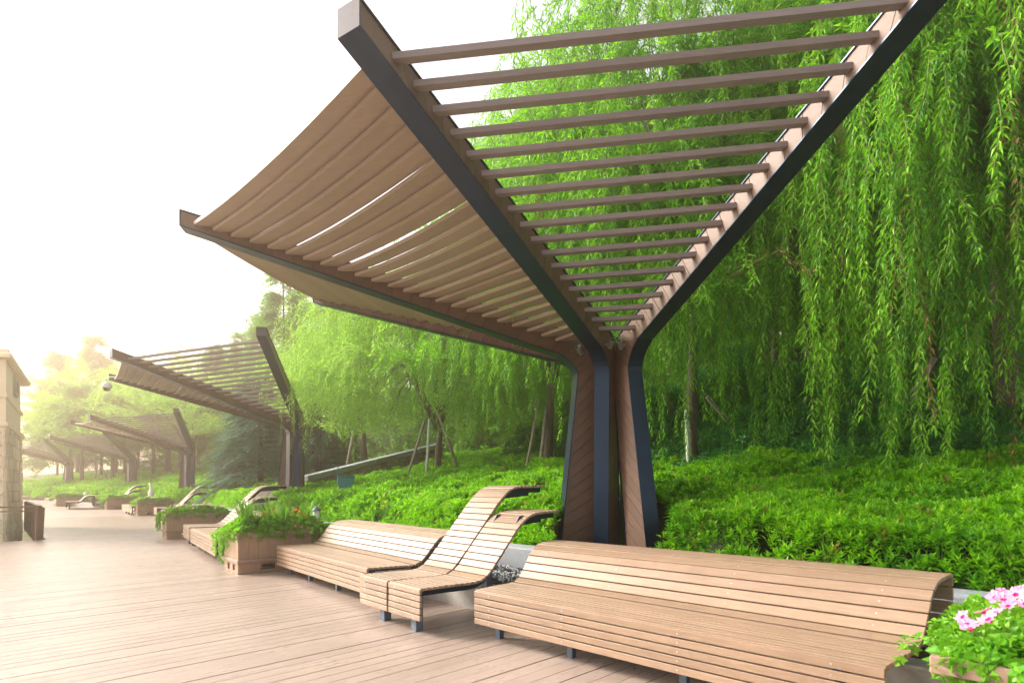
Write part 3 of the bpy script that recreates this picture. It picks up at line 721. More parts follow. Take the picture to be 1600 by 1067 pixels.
# ------------------------------------------------------------------ ground cover on the bed
def in_view(P, lo=-300, hi=1900):
    u = 800 + 868 * P[:, 0] / np.maximum(P[:, 1], .1); return (P[:, 1] > .8) & (u > lo) & (u < hi)
def up_rot(n, tilt):
    a = RNG.uniform(0, 6.283, n); t = np.abs(RNG.normal(0, tilt, n)); y = RNG.uniform(0, 6.283, n)
    return np.column_stack([t * np.cos(a), t * np.sin(a), y])
def shrub_top(P, d):
    m = .24 + .30 * vnoise(P[:, 0], P[:, 1], 1.25, 3) + .22 * vnoise(P[:, 0], P[:, 1], 3.1, 5)
    edge = np.clip((d - 2.05) / .30, .35, 1)
    return bed_h(d) + m * edge
def cover(name, protos, s0, s1, d0, d1, dens, scl, tilt, lift=0, lab=None, keep=None, depth=.12):
    n = int((s1 - s0) * (d1 - d0) * dens); s = RNG.uniform(s0, s1, n); d = RNG.uniform(d0, d1, n)
    t = front_t(s) + d; P = np.outer(s, D1) + np.outer(t, N0)
    k = in_view(P)
    if keep is not None: k &= keep(P, d)
    P = P[k]; d = d[k]; n = len(P)
    z = shrub_top(P, d) + lift - RNG.uniform(0, 1, n) ** 2 * depth
    return scatter(name, protos, np.column_stack([P, z]), up_rot(n, tilt), RNG.uniform(*scl, n), label=lab)
def off_posts(P, d):
    k = np.ones(len(P), bool)
    for x, y, r in PITS: k &= np.hypot(P[:, 0] - x, P[:, 1] - y) > r + .12 * vnoise(P[:, 0], P[:, 1], 5, 2)
    return k
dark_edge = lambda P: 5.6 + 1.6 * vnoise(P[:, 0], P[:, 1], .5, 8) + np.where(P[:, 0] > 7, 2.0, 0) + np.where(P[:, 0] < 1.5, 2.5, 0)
near_k = lambda P, d: off_posts(P, d) & (d < dark_edge(P) + 1.2)
cover('azalea_cover', AZ, -9, 9, 2.12, 9.5, 480, (.9, 1.75), .45, keep=near_k)
cover('azalea_cover', AZ, 9, 26, 2.12, 15, 130, (1.7, 2.8), .45, keep=off_posts)
cover('azalea_cover', AZ, 26, 75, 2.12, 20, 26, (3.2, 5.2), .45)
cover('grass_edge', GR, -6, 16, 2.10, 2.45, 60, (.7, 1.25), .25, lift=-.28, depth=.05, keep=lambda P, d: off_posts(P, d) & ~((P[:, 0] > .1) & (P[:, 0] < 1.9)))
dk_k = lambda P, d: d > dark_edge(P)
def under_top(P, d): return None
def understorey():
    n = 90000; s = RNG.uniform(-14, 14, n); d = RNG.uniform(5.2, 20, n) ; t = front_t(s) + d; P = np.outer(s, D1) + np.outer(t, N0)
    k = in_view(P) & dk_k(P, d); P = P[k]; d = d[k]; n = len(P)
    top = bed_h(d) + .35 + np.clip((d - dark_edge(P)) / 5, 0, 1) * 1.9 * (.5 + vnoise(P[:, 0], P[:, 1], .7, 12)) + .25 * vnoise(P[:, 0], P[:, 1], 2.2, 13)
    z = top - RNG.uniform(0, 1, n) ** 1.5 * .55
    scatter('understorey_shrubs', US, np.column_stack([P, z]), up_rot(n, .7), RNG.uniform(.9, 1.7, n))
understorey()

# ------------------------------------------------------------------ trees
def trunk_mesh(root, pts, rad, limbs, m, n=8):
    tb = MB(); tb.tube(pts, rad, n)
    for p, r in limbs: tb.tube(p, r, 5)
    return tb.build('trunk', m, root, True)
def curve_pts(a, b, sag, n=6, rnd=.06):
    a = Vector(a); b = Vector(b); L = (b - a).length; out = []
    for i in range(n + 1):
        f = i / n; p = a.lerp(b, f) + Vector((0, 0, sag * math.sin(math.pi * f)))
        if 0 < i < n: p += Vector((random.uniform(-1, 1), random.uniform(-1, 1), random.uniform(-1, 1))) * L * rnd * .5
        out.append(p)
    return out
def willow(x, y, H, R, low, nb, per, lab, protos=STR, sc=(.9, 1.25), tr=.17, name='willow_tree', seed=0, fork=.30, bias=None, dry=0, bark='bark', top_pow=.45, seglen=.55, curtains=(), lift=None):
    rd = random.Random(seed + 100); rg = np.random.default_rng(seed + 3)
    z0 = ground_z(x, y); root = empty(name, (x, y, z0), 0, lab, 'tree', None)
    F = fork * H; lean = Vector((rd.uniform(-.25, .25), rd.uniform(-.25, .25), 0))
    tp = [Vector((0, 0, -.3)), Vector((.02, 0, .3)) + lean * .1, lean * .5 + Vector((0, 0, F * .55)), lean + Vector((0, 0, F))]
    limbs = []; ends = []
    for i in range(7):
        a = i * 2.399 + rd.random() * .6; rr = R * rd.uniform(.30, .62); h = H * rd.uniform(.62, .95) if i < 6 else H * .98
        if i == 6: rr = R * .1
        e = Vector((math.cos(a) * rr, math.sin(a) * rr, h)); st = tp[-1].lerp(tp[-2], rd.uniform(0, .35))
        pts = curve_pts(st, e, R * .12, 6); limbs.append((pts, [tr * .62 * (1 - f / 6.6) + .012 for f in range(7)])); ends += pts[2:]
    P = []; T = []; SC = []; PK = []; nd = []
    for b in range(nb):
        a = rg.uniform(0, 6.283); u = rg.uniform(.06, 1) ** .55; r = R * u
        if bias and rg.random() < bias[1]: a = math.radians(bias[0]) + rg.normal(0, .7)
        zt = H * (1 - top_pow * u * u) * (1 - .62 * rg.random() ** 1.15)
        lo_ = low
        if lift and abs((math.degrees(a) - lift[0] + 180) % 360 - 180) < lift[1] and u > .3: lo_ = lift[2] + rg.normal(0, .4)
        e = Vector((math.cos(a) * r, math.sin(a) * r, max(zt, lo_ + 1.2)))
        near = min(ends, key=lambda q: (q - e).length_squared)
        if rg.random() < .7: limbs.append((curve_pts(near, e, .12, 3), [.022, .016, .011, .005]))
        if rg.random() < .5:            # leafy along the bough
            pass
        boughL = rg.uniform(.5, 1.0)
        for k in range(per):
            p = np.array(e) + rg.normal(0, .17 + .015 * R, 3) * [1, 1, .55]
            aa = a + rg.normal(0, .9); d = np.array([math.cos(aa) * .9, math.sin(aa) * .9, .25])
            mx = max(p[2] - lo_ - abs(rg.normal(0, .5)), .6); L = min(mx, boughL * rg.uniform(.9, 6.5) * (H / 11) ** .4)
            s = rg.uniform(*sc); step = seglen * s; ns = max(1, int(L / step)); dr = rg.random() < dry
            for i in range(ns):
                P.append(p.copy()); T.append(d / np.linalg.norm(d)); SC.append(s * (1 - .25 * i / max(ns, 3))); nd.append(dr)
                p = p + d / np.linalg.norm(d) * step
                d = d * .52 + np.array([rg.normal(0, .07), rg.normal(0, .07), -.62])
    for (cx, cy, zt, nst, lo, spread) in curtains:      # low hanging masses: offsets from the trunk, top height, strands, lowest height
        e = Vector((cx, cy, zt)); near = min(ends, key=lambda q: (q - e).length_squared)
        limbs.append((curve_pts(near, e, .3, 4), [.035, .028, .02, .013, .006])); aa0 = math.atan2(cy, cx)
        for k in range(nst):
            p = np.array(e) + rg.normal(0, spread, 3) * [1, 1, .8]; aa = aa0 + rg.normal(0, 1.0); d = np.array([math.cos(aa) * .7, math.sin(aa) * .7, .2])
            L = max((p[2] - lo) * rg.uniform(.62, 1.28), .6); s = rg.uniform(*sc); step = seglen * s; ns = max(1, int(L / step)); dr = rg.random() < dry * 1.5
            for i in range(ns):
                P.append(p.copy()); T.append(d / np.linalg.norm(d)); SC.append(s * (1 - .25 * i / max(ns, 3))); nd.append(dr)
                p = p + d / np.linalg.norm(d) * step; d = d * .42 + np.array([rg.normal(0, .06), rg.normal(0, .06), -.72])
    trunk_mesh(root, tp, [tr * 1.35, tr, tr * .86, tr * .75], limbs, M[bark])
    P = np.array(P); T = np.array(T); SC = np.array(SC); nd = np.array(nd)
    rot = rot_z_to(T, rg.uniform(0, 6.283, len(P)))
    g = ~nd; scatter('crown', protos, P[g], rot[g], SC[g], parent=root)
    if nd.any(): scatter('dry_foliage', STRD, P[nd], rot[nd], SC[nd], parent=root)
    return root
WG = 'weeping willows on the slope'
def gw(*a, **k): o = willow(*a, **k); o['group'] = WG; return o
gw(3.68, 11.5, 12.2, 3.5, .45, 125, 13, 'weeping willow right behind the nearest pavilion post, its strands hanging low beside the post', seed=1, dry=.012, tr=.13, bias=(250, .30), lift=(-6, 97, 5.4), sc=(1.1, 1.5), curtains=[(-1.0, -1.6, 4.6, 55, .15, .30), (-.55, -1.7, 5.2, 50, .1, .28), (.0, -1.6, 4.4, 45, .2, .26), (.2, -1.4, 6.4, 26, 3.2, .3), (-1.9, -.8, 5.6, 26, 1.0, .5), (1.4, -1.2, 6.8, 26, 2.4, .5)])
gw(8.8, 9.8, 13.0, 4.5, .25, 140, 13, 'large weeping willow at the right edge, long strands reaching the bright shrubs', seed=2, dry=.02, tr=.20, bias=(215, .40), lift=(155, 56, 5.4), sc=(1.1, 1.55), curtains=[(-3.5, -2.5, 5.0, 75, -.45, .32), (-3.1, -2.7, 5.8, 70, -.6, .34), (-2.7, -2.5, 5.2, 50, -.1, .30), (-3.7, -2.3, 4.6, 40, .3, .25), (-2.0, -2.7, 4.8, 70, -.1, .38), (-1.5, -2.4, 5.8, 45, .0, .4), (-3.6, -.6, 7.4, 30, 4.6, .5), (-1.6, -1.6, 8.4, 40, 2.5, .7), (-2.6, -2.8, 7.4, 40, 2.0, .5)])
gw(6.6, 15.0, 12.5, 4.0, 5.6, 85, 11, 'weeping willow with forked trunk in the shade between the two nearest willows', seed=3, dry=.01)
gw(10.2, 15.5, 13.5, 4.2, 4.6, 85, 11, 'tall weeping willow behind the large one at the right edge', seed=4)
gw(.95, 15.5, 10.4, 3.7, .9, 85, 10, 'weeping willow left of the nearest post, its top showing between the battens', seed=5, tr=.14, dry=.008, top_pow=.35, sc=(1.1, 1.5), curtains=[(-1.2, -1.4, 4.4, 30, .7, .5), (-.2, -1.8, 4.6, 34, .6, .5), (-2.0, -.6, 5.0, 26, 1.1, .6), (.7, -1.6, 5.0, 24, 1.0, .5)])
gw(-2.5, 18.4, 6.8, 3.8, .5, 150, 12, 'low wide weeping willow with a pale stake, between the second and nearest pavilions', seed=6, tr=.13, protos=STRP, sc=(1.1, 1.5), curtains=[(-2.8, -1.0, 5.2, 34, .9, .5), (-2.2, -1.6, 5.0, 34, .6, .6), (-1.2, -1.6, 5.0, 30, .8, .6), (1.6, -1.2, 4.6, 30, .6, .6), (.6, -1.8, 4.8, 26, 1.2, .5)])
gw(-6.2, 23.5, 8.0, 3.4, 1.6, 80, 9, 'weeping willow behind the low stone wall, right of the second pavilion post', seed=8, protos=STRP, sc=(1.3, 1.7))
gw(14.5, 19.0, 14.0, 4.5, 4.0, 90, 10, 'weeping willow far back at the right, seen only through hanging strands', seed=9, sc=(1.2, 1.6))
gw(4.2, 20.5, 15.5, 4.2, 3.5, 70, 9, 'tall sparse willow whose tip rises highest behind the top battens', seed=10, sc=(1.2, 1.6), top_pow=.25)
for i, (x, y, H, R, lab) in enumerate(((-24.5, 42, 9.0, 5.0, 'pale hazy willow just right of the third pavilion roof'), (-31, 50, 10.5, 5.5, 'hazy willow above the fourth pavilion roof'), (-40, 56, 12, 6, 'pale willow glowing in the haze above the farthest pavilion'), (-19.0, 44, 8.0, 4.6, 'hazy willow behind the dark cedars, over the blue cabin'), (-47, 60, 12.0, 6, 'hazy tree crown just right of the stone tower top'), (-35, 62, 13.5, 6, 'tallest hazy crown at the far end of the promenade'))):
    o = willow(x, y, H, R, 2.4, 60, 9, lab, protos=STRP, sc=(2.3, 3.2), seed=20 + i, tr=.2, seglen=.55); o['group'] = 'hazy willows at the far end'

def redwood(x, y, H, cb, R, lab, seed, n=700, sc=(1.0, 1.6), protos=RW, m='darkbark', name='redwood_tree', cat='tree', group='straight trunked redwoods', tr=.13):
    rd = random.Random(seed); rg = np.random.default_rng(seed); z0 = ground_z(x, y); root = empty(name, (x, y, z0), 0, lab, cat, group)
    le = Vector((rd.uniform(-.2, .2), rd.uniform(-.2, .2), 0))
    tp = [Vector((0, 0, -.3)) + le * 0] + [le * f + Vector((rd.uniform(-.03, .03), rd.uniform(-.03, .03), H * f)) for f in (.03, .2, .4, .6, .8, .97)]
    P = []; Rr = []; SC = []; limbs = []
    nbr = n // 9
    for b in range(nbr):
        f = rg.random() ** .85; z = cb + (H - cb) * f; a = rg.uniform(0, 6.283); L = R * (1 - f) ** .75 * rg.uniform(.55, 1.1) + .15; up = rg.uniform(.0, .35)
        if b % 2 == 0 and L > .5: limbs.append(([Vector((0, 0, z)) + le * z / H, Vector((math.cos(a) * L * .9, math.sin(a) * L * .9, z + up * L * .8)) + le * z / H], [.025, .006]))
        for k in range(9):
            g = .2 + .8 * (k + rg.random()) / 9; P.append((math.cos(a) * L * g + le.x * z / H, math.sin(a) * L * g + le.y * z / H, z + up * L * g + rg.normal(0, .08)))
            Rr.append((rg.normal(0, .4), rg.normal(0.15, .3), a + rg.normal(0, .8))); SC.append(rg.uniform(*sc) * (.65 + .5 * (1 - f)))
    trunk_mesh(root, tp, [tr * 1.3, tr, tr * .86, tr * .68, tr * .5, tr * .3, .012], limbs, M[m], 7)
    scatter('crown', protos, P, Rr, SC, parent=root); return root
RWL = [(1212, 17.5, 'dark straight trunk nearest the forked willow in the shaded grove'), (1243, 20, 'second straight dark trunk right of the forked willow'), (1262, 17, 'slim dark trunk in the middle of the shaded gap'), (1283, 22, 'thin far trunk in the middle of the shaded gap'), (1311, 17.5, 'straight dark trunk just right of the middle of the shaded gap'), (1336, 21, 'thin trunk left of the long hanging willow strands'), (1358, 18, 'dark trunk half covered by the long hanging strands'), (1165, 21, 'dark trunk behind the left hanging curtain of strands'), (1450, 20, 'dark trunk behind the brightest hanging strands at the right'), (1130, 24, 'far trunk seen between pavilion arm and hanging strands')]
for i, (u, Y, lab) in enumerate(RWL):
    redwood((u - 800) / 868 * Y, Y, random.uniform(14, 17), random.uniform(4.2, 5.5), 2.3, lab, 60 + i, 560, (1.3, 2.0))
POP = [(447, 33, 14.0, 'tall narrow tree with dark tip, first left of the large pavilion roof'), (476, 36, 12.5, 'bushy tall tree just below the tip of the large roof'), (408, 40, 11.8, 'small dark pointed treetop over the second pavilion roof, right one'), (374, 44, 11.4, 'pointed treetop over the middle of the second pavilion roof'), (339, 46, 11.0, 'pointed treetop over the second pavilion roof, leftmost of the three tips'), (510, 31, 10.5, 'leafy tree behind the willow, right of the tall narrow tree'), (216, 58, 12.0, 'hazy pointed tree above the third pavilion'), (150, 64, 16.0, 'tall hazy redwood above the fourth pavilion'), (90, 66, 15.0, 'tall hazy redwood at the far left beside the tower')]
for i, (u, Y, H, lab) in enumerate(POP):
    redwood((u - 800) / 868 * Y, Y, H, 1.2, 1.9 if u > 300 else 3.6, lab, 90 + i, 900, (1.7, 2.6) if u > 300 else (3, 4), name='pointed_tree', group='pointed trees behind the pavilions', m='bark')
FT_ = [(265, 50), (282, 52), (240, 48), (196, 50), (175, 47), (158, 52), (128, 49), (110, 55)]
for i, (u, Y) in enumerate(FT_):
    redwood((u - 800) / 868 * Y, Y, random.uniform(8, 10), 3.6, 2.6, ('thin hazy trunk %s' % ('right of the blue cabin', 'directly beside the blue cabin', 'left of the blue cabin', 'right of the fourth post', 'under the fourth roof', 'left end under the fourth roof', 'right of the farthest post', 'under the farthest roof')[i]), 120 + i, 360, (2.2, 3.2), group='thin hazy trunks beyond the far slope', m='bark', tr=.16)

def cedar(x, y, H, R, lab, seed):
    rd = random.Random(seed); rg = np.random.default_rng(seed); z0 = ground_z(x, y) - .1; root = empty('cedar_tree', (x, y, z0), 0, lab, 'tree', 'dark cedars beside the second pavilion')
    P = []; Rr = []; SC = []; limbs = []
    nt_ = int(H * 4.2)
    for i in range(nt_):
        f = (i + .5) / nt_; z = .3 + (H - .4) * f
        for j in range(8 if f < .7 else 5):
            a = j * .785 + i * 1.3 + rd.uniform(-.3, .3); L = R * (1 - f) ** .8 * rd.uniform(.8, 1.1) + .15
            limbs.append(([Vector((0, 0, z + .1)), Vector((math.cos(a) * L * .6, math.sin(a) * L * .6, z + .12)), Vector((math.cos(a) * L * .95, math.sin(a) * L * .95, z - .10 * L))], [.03, .018, .006]))
            for k in range(int(5 + L * 6)):
                g = .15 + .85 * rg.random() ** .7; w_ = rg.normal(0, .16) * (.4 + g); px = math.cos(a) * L * g - math.sin(a) * w_; py = math.sin(a) * L * g + math.cos(a) * w_
                P.append((px, py, z + .12 - .22 * L * g * g + rg.normal(0, .03))); Rr.append((rg.normal(0, .25), rg.normal(.2, .15), a + rg.normal(0, .55))); SC.append(rg.uniform(.9, 1.5))
    trunk_mesh(root, [Vector((0, 0, -.3)), Vector((0, 0, H * .5)), Vector((0, 0, H * .98))], [.16, .09, .01], limbs, M['darkbark'])
    scatter('crown', CF, P, Rr, SC, parent=root)
cedar(-11.3, 25.0, 5.8, 2.5, 'dark blue green cedar left of the second pavilion post', 200)
cedar(-8.6, 24.8, 5.4, 2.2, 'dark cedar right behind the second pavilion post', 201)
cedar(-15.2, 33.5, 7.0, 2.6, 'farther cedar partly hidden between the second and third pavilions', 202)

# wood closing the view behind everything (nobody could count these)
def wood(name, n, s0, s1, d0, d1, h, protos, sc, seed):
    rg = np.random.default_rng(seed); s = rg.uniform(s0, s1, n); d = rg.uniform(d0, d1, n); t = front_t(s) + d; P = np.outer(s, D1) + np.outer(t, N0)
    k = in_view(P, -200, 1800); P = P[k]; d = d[k]; n = len(P)
    hh = h * (.55 + .6 * vnoise(P[:, 0], P[:, 1], .22, seed))
    z = bed_h(d) + hh * rg.uniform(0, 1, n) ** .8
    hole = vnoise(P[:, 0] + z * .7, P[:, 1] - z * .5, .55, seed + 1) > .36
    P = P[hole]; z = z[hole]; n = len(P)
    scatter(name, protos, np.column_stack([P, z]), np.column_stack([rg.normal(0, .7, n), rg.normal(0, .7, n), rg.uniform(0, 6.28, n)]), rg.uniform(*sc, n))
wood('woodland', 30000, -26, 14, 17, 30, 13, BR, (1.3, 2.2), 300)
wood('woodland', 9000, 14, 30, 14, 30, 7, BR, (1.6, 2.6), 301)
wood('woodland', 9000, 30, 90, 22, 50, 7.5, BR, (3.0, 5.0), 302)

# stakes propping the young trees: each its own thing
SG = 'wooden stakes propping the willows'
def stake(a, b, r, m, lab):
    m_ = MB(); m_.tube([Vector(a), (Vector(a) + Vector(b)) / 2 + Vector((.01, .02, 0)), Vector(b)], [r, r * .95, r * .85], 7)
    o = m_.build('tree_stake', M[m], None, True); tag(o, lab, 'stake', SG)
def at(u, Y, dz=0): x = (u - 800) / 868 * Y; return (x, Y, ground_z(x, Y) + dz)
def up(u, v, Y): return ((u - 800) / 868 * Y, Y, EYE + (758 - v) / 868 * Y)
stake(at(664, 16.4, .1), up(671, 655, 17.0), .05, 'whitepole', 'pale upright stake in front of the low wide willow')
stake(at(628, 16.2, .1), up(664, 655, 17.1), .045, 'pole', 'brown stake leaning right against the low wide willow')
stake(at(722, 17.4, .1), up(682, 640, 17.3), .045, 'pole', 'stake leaning left against the low wide willow')
stake(at(819, 14.6, .2), up(842, 625, 15.4), .045, 'pole', 'leaning stake at the willow just left of the nearest post')
stake(at(841, 14.4, .2), up(853, 640, 15.4), .05, 'pole', 'upright grey stake beside the trunk left of the nearest post')
stake(at(1077, 11.0, .15), up(1072, 640, 11.4), .045, 'whitepole', 'white stake at the foot of the trunk right of the nearest post')
stake(at(1180, 12.3, .35), up(1105, 620, 11.6), .05, 'pole', 'slanting stake in the shade right of the hanging curtain')
stake(at(1365, 9.6, .3), up(1460, 560, 9.8), .06, 'pole', 'thick slanting prop reaching the large right willow from the left')
stake(at(535, 22.0, .1), up(552, 672, 23.0), .05, 'pole', 'stake left of the trunk behind the low stone wall')
for i, (u0, u1) in enumerate(((264, 281), (276, 279), (296, 282), (147, 152), (172, 154))):
    stake(at(u0, 47, .1), up(u1, 718 if i < 3 else 722, 48), .07, 'pole', ('pale far stake leaning right, right of the blue cabin', 'upright pale far stake right of the blue cabin', 'pale far stake leaning left, right of the blue cabin', 'hazy far stake leaning right under the fourth roof', 'hazy far stake leaning left under the fourth roof')[i])

# ------------------------------------------------------------------ flowers in the planters (they grow in the planters: things of their own)
def blossom_mesh(name, m, R=.036, throat=None):
    mb = MB(); rim = []; mid = []
    for k in range(20):
        a = 2 * math.pi * k / 20; rr = R * (.86 + .14 * math.cos(5 * a)); rim.append((rr * math.cos(a), rr * math.sin(a), .004 * math.cos(10 * a) + .010)); mid.append((rr * .35 * math.cos(a), rr * .35 * math.sin(a), .002))
    mb.poly(rim + mid + [(0, 0, -.02)], [(k, (k + 1) % 20, 20 + (k + 1) % 20, 20 + k) for k in range(20)])
    mb.cur = 1; base = len(mb.v) - 41
    mb.f += [(base + 20 + k, base + 20 + (k + 1) % 20, base + 40) for k in range(20)]; mb.mi += [1] * 20
    return mb.mesh(name, [m, throat or m])
BP = blossom_mesh('pink_blossom', M['pink'], .042, M['magenta']); BMg = blossom_mesh('magenta_blossom', M['magenta'], .032, M['yellow'])
BO = blossom_mesh('orange_blossom', M['orange'], .032); BV = blossom_mesh('mauve_blossom', M['mauve'], .036, M['white'])
def planting(k, lab, n, hump, trails, blooms, big=(.8, 1.5), Wp=.70, Dp=1.45, Hp=.66, seed=0, sprigs=0, lean=(0, 0)):
    rg = np.random.default_rng(400 + seed); pl = PLT[k]
    root = empty('flowering_plant', pl.location, pl.rotation_euler.z, lab, 'plant', 'flowers and ivy growing in the planters')
    def top(x, y): e = np.minimum(np.minimum(x + .08, Wp + .08 - x), np.minimum(y + .08, Dp + .08 - y)); return Hp + hump * np.clip(e / .22, .1, 1) * (.6 + .7 * vnoise(x + seed, y, 4.5, seed)) + lean[0] * y / Dp + lean[1] * x / Wp
    x = rg.uniform(-.07, Wp + .07, n); y = rg.uniform(-.07, Dp + .07, n); z = top(x, y) - rg.uniform(0, .14, n) * (rg.random(n) < .6)
    P = np.column_stack([x, y, z]); T = [];
    Rr = np.column_stack([rg.normal(0, .55, n), rg.normal(0, .55, n), rg.uniform(0, 6.28, n)]); SC = rg.uniform(*big, n)
    for (tx, ty, ox, oy, low, cnt) in trails:
        for q in range(cnt):
            px, py = tx + rg.normal(0, .07), ty + rg.normal(0, .07); pz = float(top(np.array(px), np.array(py))) ; L = (pz - low) * rg.uniform(.4, 1.0); m_ = max(3, int(L / .035)); pts = []
            for i in range(m_):
                f = i / m_; pts.append((px + ox * min(1, f * 3.5) * .11 + rg.normal(0, .008), py + oy * min(1, f * 3.5) * .11 + rg.normal(0, .008), pz + .04 * math.sin(min(f * 4, 3.1)) - L * f))
            P = np.vstack([P, pts]); Rr = np.vstack([Rr, np.column_stack([rg.normal(0, .7, m_), rg.normal(0, .7, m_), rg.uniform(0, 6.28, m_)])]); SC = np.concatenate([SC, rg.uniform(.45, .85, m_)])
    scatter('foliage', IV, P, Rr, SC, parent=root)
    if sprigs:
        sx = rg.uniform(.05, Wp - .05, sprigs); sy = rg.uniform(.1, Dp - .1, sprigs)
        scatter('sprigs', GR, np.column_stack([sx, sy, top(sx, sy) - .08]), np.column_stack([rg.normal(0, .1, sprigs), rg.normal(0, .1, sprigs), rg.uniform(0, 6, sprigs)]), rg.uniform(1.0, 1.6, sprigs), parent=root)
    for (me, pts) in blooms:
        for (bx, by, bz) in pts:
            o = link('blossom', me, root); o.location = (bx, by, float(top(np.array(bx), np.array(by))) + bz); o.rotation_euler = (rg.uniform(.2, 1.0), rg.normal(0, .3), rg.uniform(-1.2, .4)); o.scale = [rg.uniform(.85, 1.15)] * 3
    return root
_r = random.Random(5)
def rnd(n, x0, x1, y0, y1, z0=.02, z1=.08): return [(_r.uniform(x0, x1), _r.uniform(y0, y1), _r.uniform(z0, z1)) for _ in range(n)]
planting(0, 'red orange flowers, small pink petunias and trailing ivy at the end of the middle bench', 900, .22, [(.02, .05, -1, -1, .10, 12), (.0, .5, -1, 0, .15, 14), (.25, .0, 0, -1, .30, 6), (-.02, .25, -1, -.3, .05, 12), (.70, 1.2, 1, 0, .42, 10)],
         [(BO, rnd(16, .1, .6, .45, 1.2, .04, .14)), (BMg, rnd(12, .62, .78, .85, 1.45, -.10, .05))], seed=1, sprigs=26)
planting(1, 'pale pink petunias spilling over the planter left of the second loungers', 800, .16, [(-.02, .1, -1, -1, .20, 10), (.3, .0, 0, -1, .15, 12), (.1, .9, -1, 0, .3, 8)], [(BV, rnd(60, -.08, .7, -.06, 1.4, .03, .10))], seed=2)
planting(2, 'low hazy petunias along the planter before the third pavilion', 500, .16, [(.1, .0, 0, -1, .25, 8), (-.02, .4, -1, 0, .3, 8)], [(BV, rnd(30, 0, .7, 0, 1.4, .0, .06))], (1.1, 1.9), seed=3)
planting(3, 'ivy and pale flowers hanging down the corner of the planter before the fourth pavilion', 450, .18, [(.0, .0, -1, -1, .08, 16), (.3, .0, 0, -1, .3, 8)], [(BV, rnd(20, 0, .7, 0, 1.4, .0, .06))], (1.1, 1.9), seed=4)
planting(4, 'pale flowers and leaves in the farthest planter', 400, .18, [(.3, .0, 0, -1, .3, 6)], [(BV, rnd(14, 0, .7, 0, 1.4, .0, .06))], (1.3, 2.1), seed=5)
planting(5, 'big pink petunias and bright ivy filling the planter corner at the lower right edge', 1200, .05, [(.0, .25, -1, 0, .5, 3), (.02, .7, -1, 0, .40, 10), (.03, 1.2, -1, 0, .35, 10), (.2, .0, 0, -1, .5, 4)],
         [(BP, [(.02, .22, .06), (.08, .30, .08), (.0, .38, .05), (.10, .42, .09), (.14, .50, .10), (.05, .52, .08), (.20, .55, .11), (.12, .62, .11), (.22, .66, .12), (.16, .74, .12), (.08, .80, .10), (.24, .80, .13), (.18, .92, .12), (.10, 1.0, .10), (.28, .98, .12), (-.04, .62, .04)])], (.8, 1.35), seed=6, lean=(.02, .0))

# ------------------------------------------------------------------ stone tower on the left, with its railing
tower = empty('stone_tower', (-13.83, 15.2, 0), 0, 'pale tower at the left edge with rough stone blocks below smooth plaster', 'building')
TP = [(-4.0, 0), (0, 0), (-3.14, 4.03), (-7.0, 4.03)]
def prism(poly, z0, z1, grow=0.0):
    c = np.mean(poly, axis=0); P = [tuple(np.array(q) + (np.array(q) - c) / np.linalg.norm(np.array(q) - c) * grow) for q in poly]; n = len(P); mb = MB()
    mb.poly([(*q, z0) for q in P] + [(*q, z1) for q in P], [tuple(reversed(range(n))), tuple(range(n, 2 * n))] + [(i, (i + 1) % n, n + (i + 1) % n, n + i) for i in range(n)]); return mb
prism(TP, -2.6, 3.0, -.09).build('wall_core', M['mortar'], tower)
bevel(prism(TP, 3.0, 3.13, .12).build('stone_ledge', M['plaster'], tower), .02)
prism(TP, 3.132, 3.80, -.04).build('upper_wall', M['plaster'], tower)
bevel(prism(TP, 3.802, 3.92, .05).build('cornice_band', M['plaster'], tower), .02)
prism(TP, 3.922, 4.86, -.04).build('attic_wall', M['plaster'], tower)
bevel(prism(TP, 4.862, 5.0, .30).build('eave', M['plaster'], tower), .02)
prism(TP, 5.002, 5.12, .12).build('roof_slab', M['plaster'], tower)
nch = MB(); wd_ = Vector((-3.14, 4.03, 0)).normalized(); wn = Vector((wd_.y, -wd_.x, 0))
ang = math.atan2(wd_.y, wd_.x)
c = wd_ * 2.6 + wn * .0; nch.box((c.x, c.y, 4.42), (.9, .12, .5), ang); nf = nch.build('window_frame', M['mortar'], tower)
nch = MB(); c = wd_ * 2.6 + wn * .058; nch.box((c.x, c.y, 4.42), (.72, .02, .36), ang); nch.build('window_pane', M['dark_gap'], nf)
rs = random.Random(3)
for (p0, p1) in ((Vector((-4.0, 0, 0)), Vector((0, 0, 0))), (Vector((0, 0, 0)), Vector((-3.14, 4.03, 0)))):
    L = (p1 - p0).length; t = (p1 - p0) / L; nn = Vector((t.y, -t.x, 0)); z = -.9; a_ = math.atan2(t.y, t.x)
    while z < 2.99:
        h = min(rs.choice((.26, .32, .38)), 3.0 - z); x = 0.0
        if h < .12: break
        while x < L - .02:
            w_ = min(rs.uniform(.35, .8), L - x)
            if L - x - w_ < .2: w_ = L - x
            mb = MB(); dp = rs.uniform(.09, .13); c = p0 + t * (x + w_ / 2) - nn * (.09 - dp / 2); mb.box((c.x, c.y, z + h / 2), (w_ - .014, dp, h - .014), a_)
            bevel(mb.build('stone_block', M['stone'], tower), .012); x += w_
        z += h
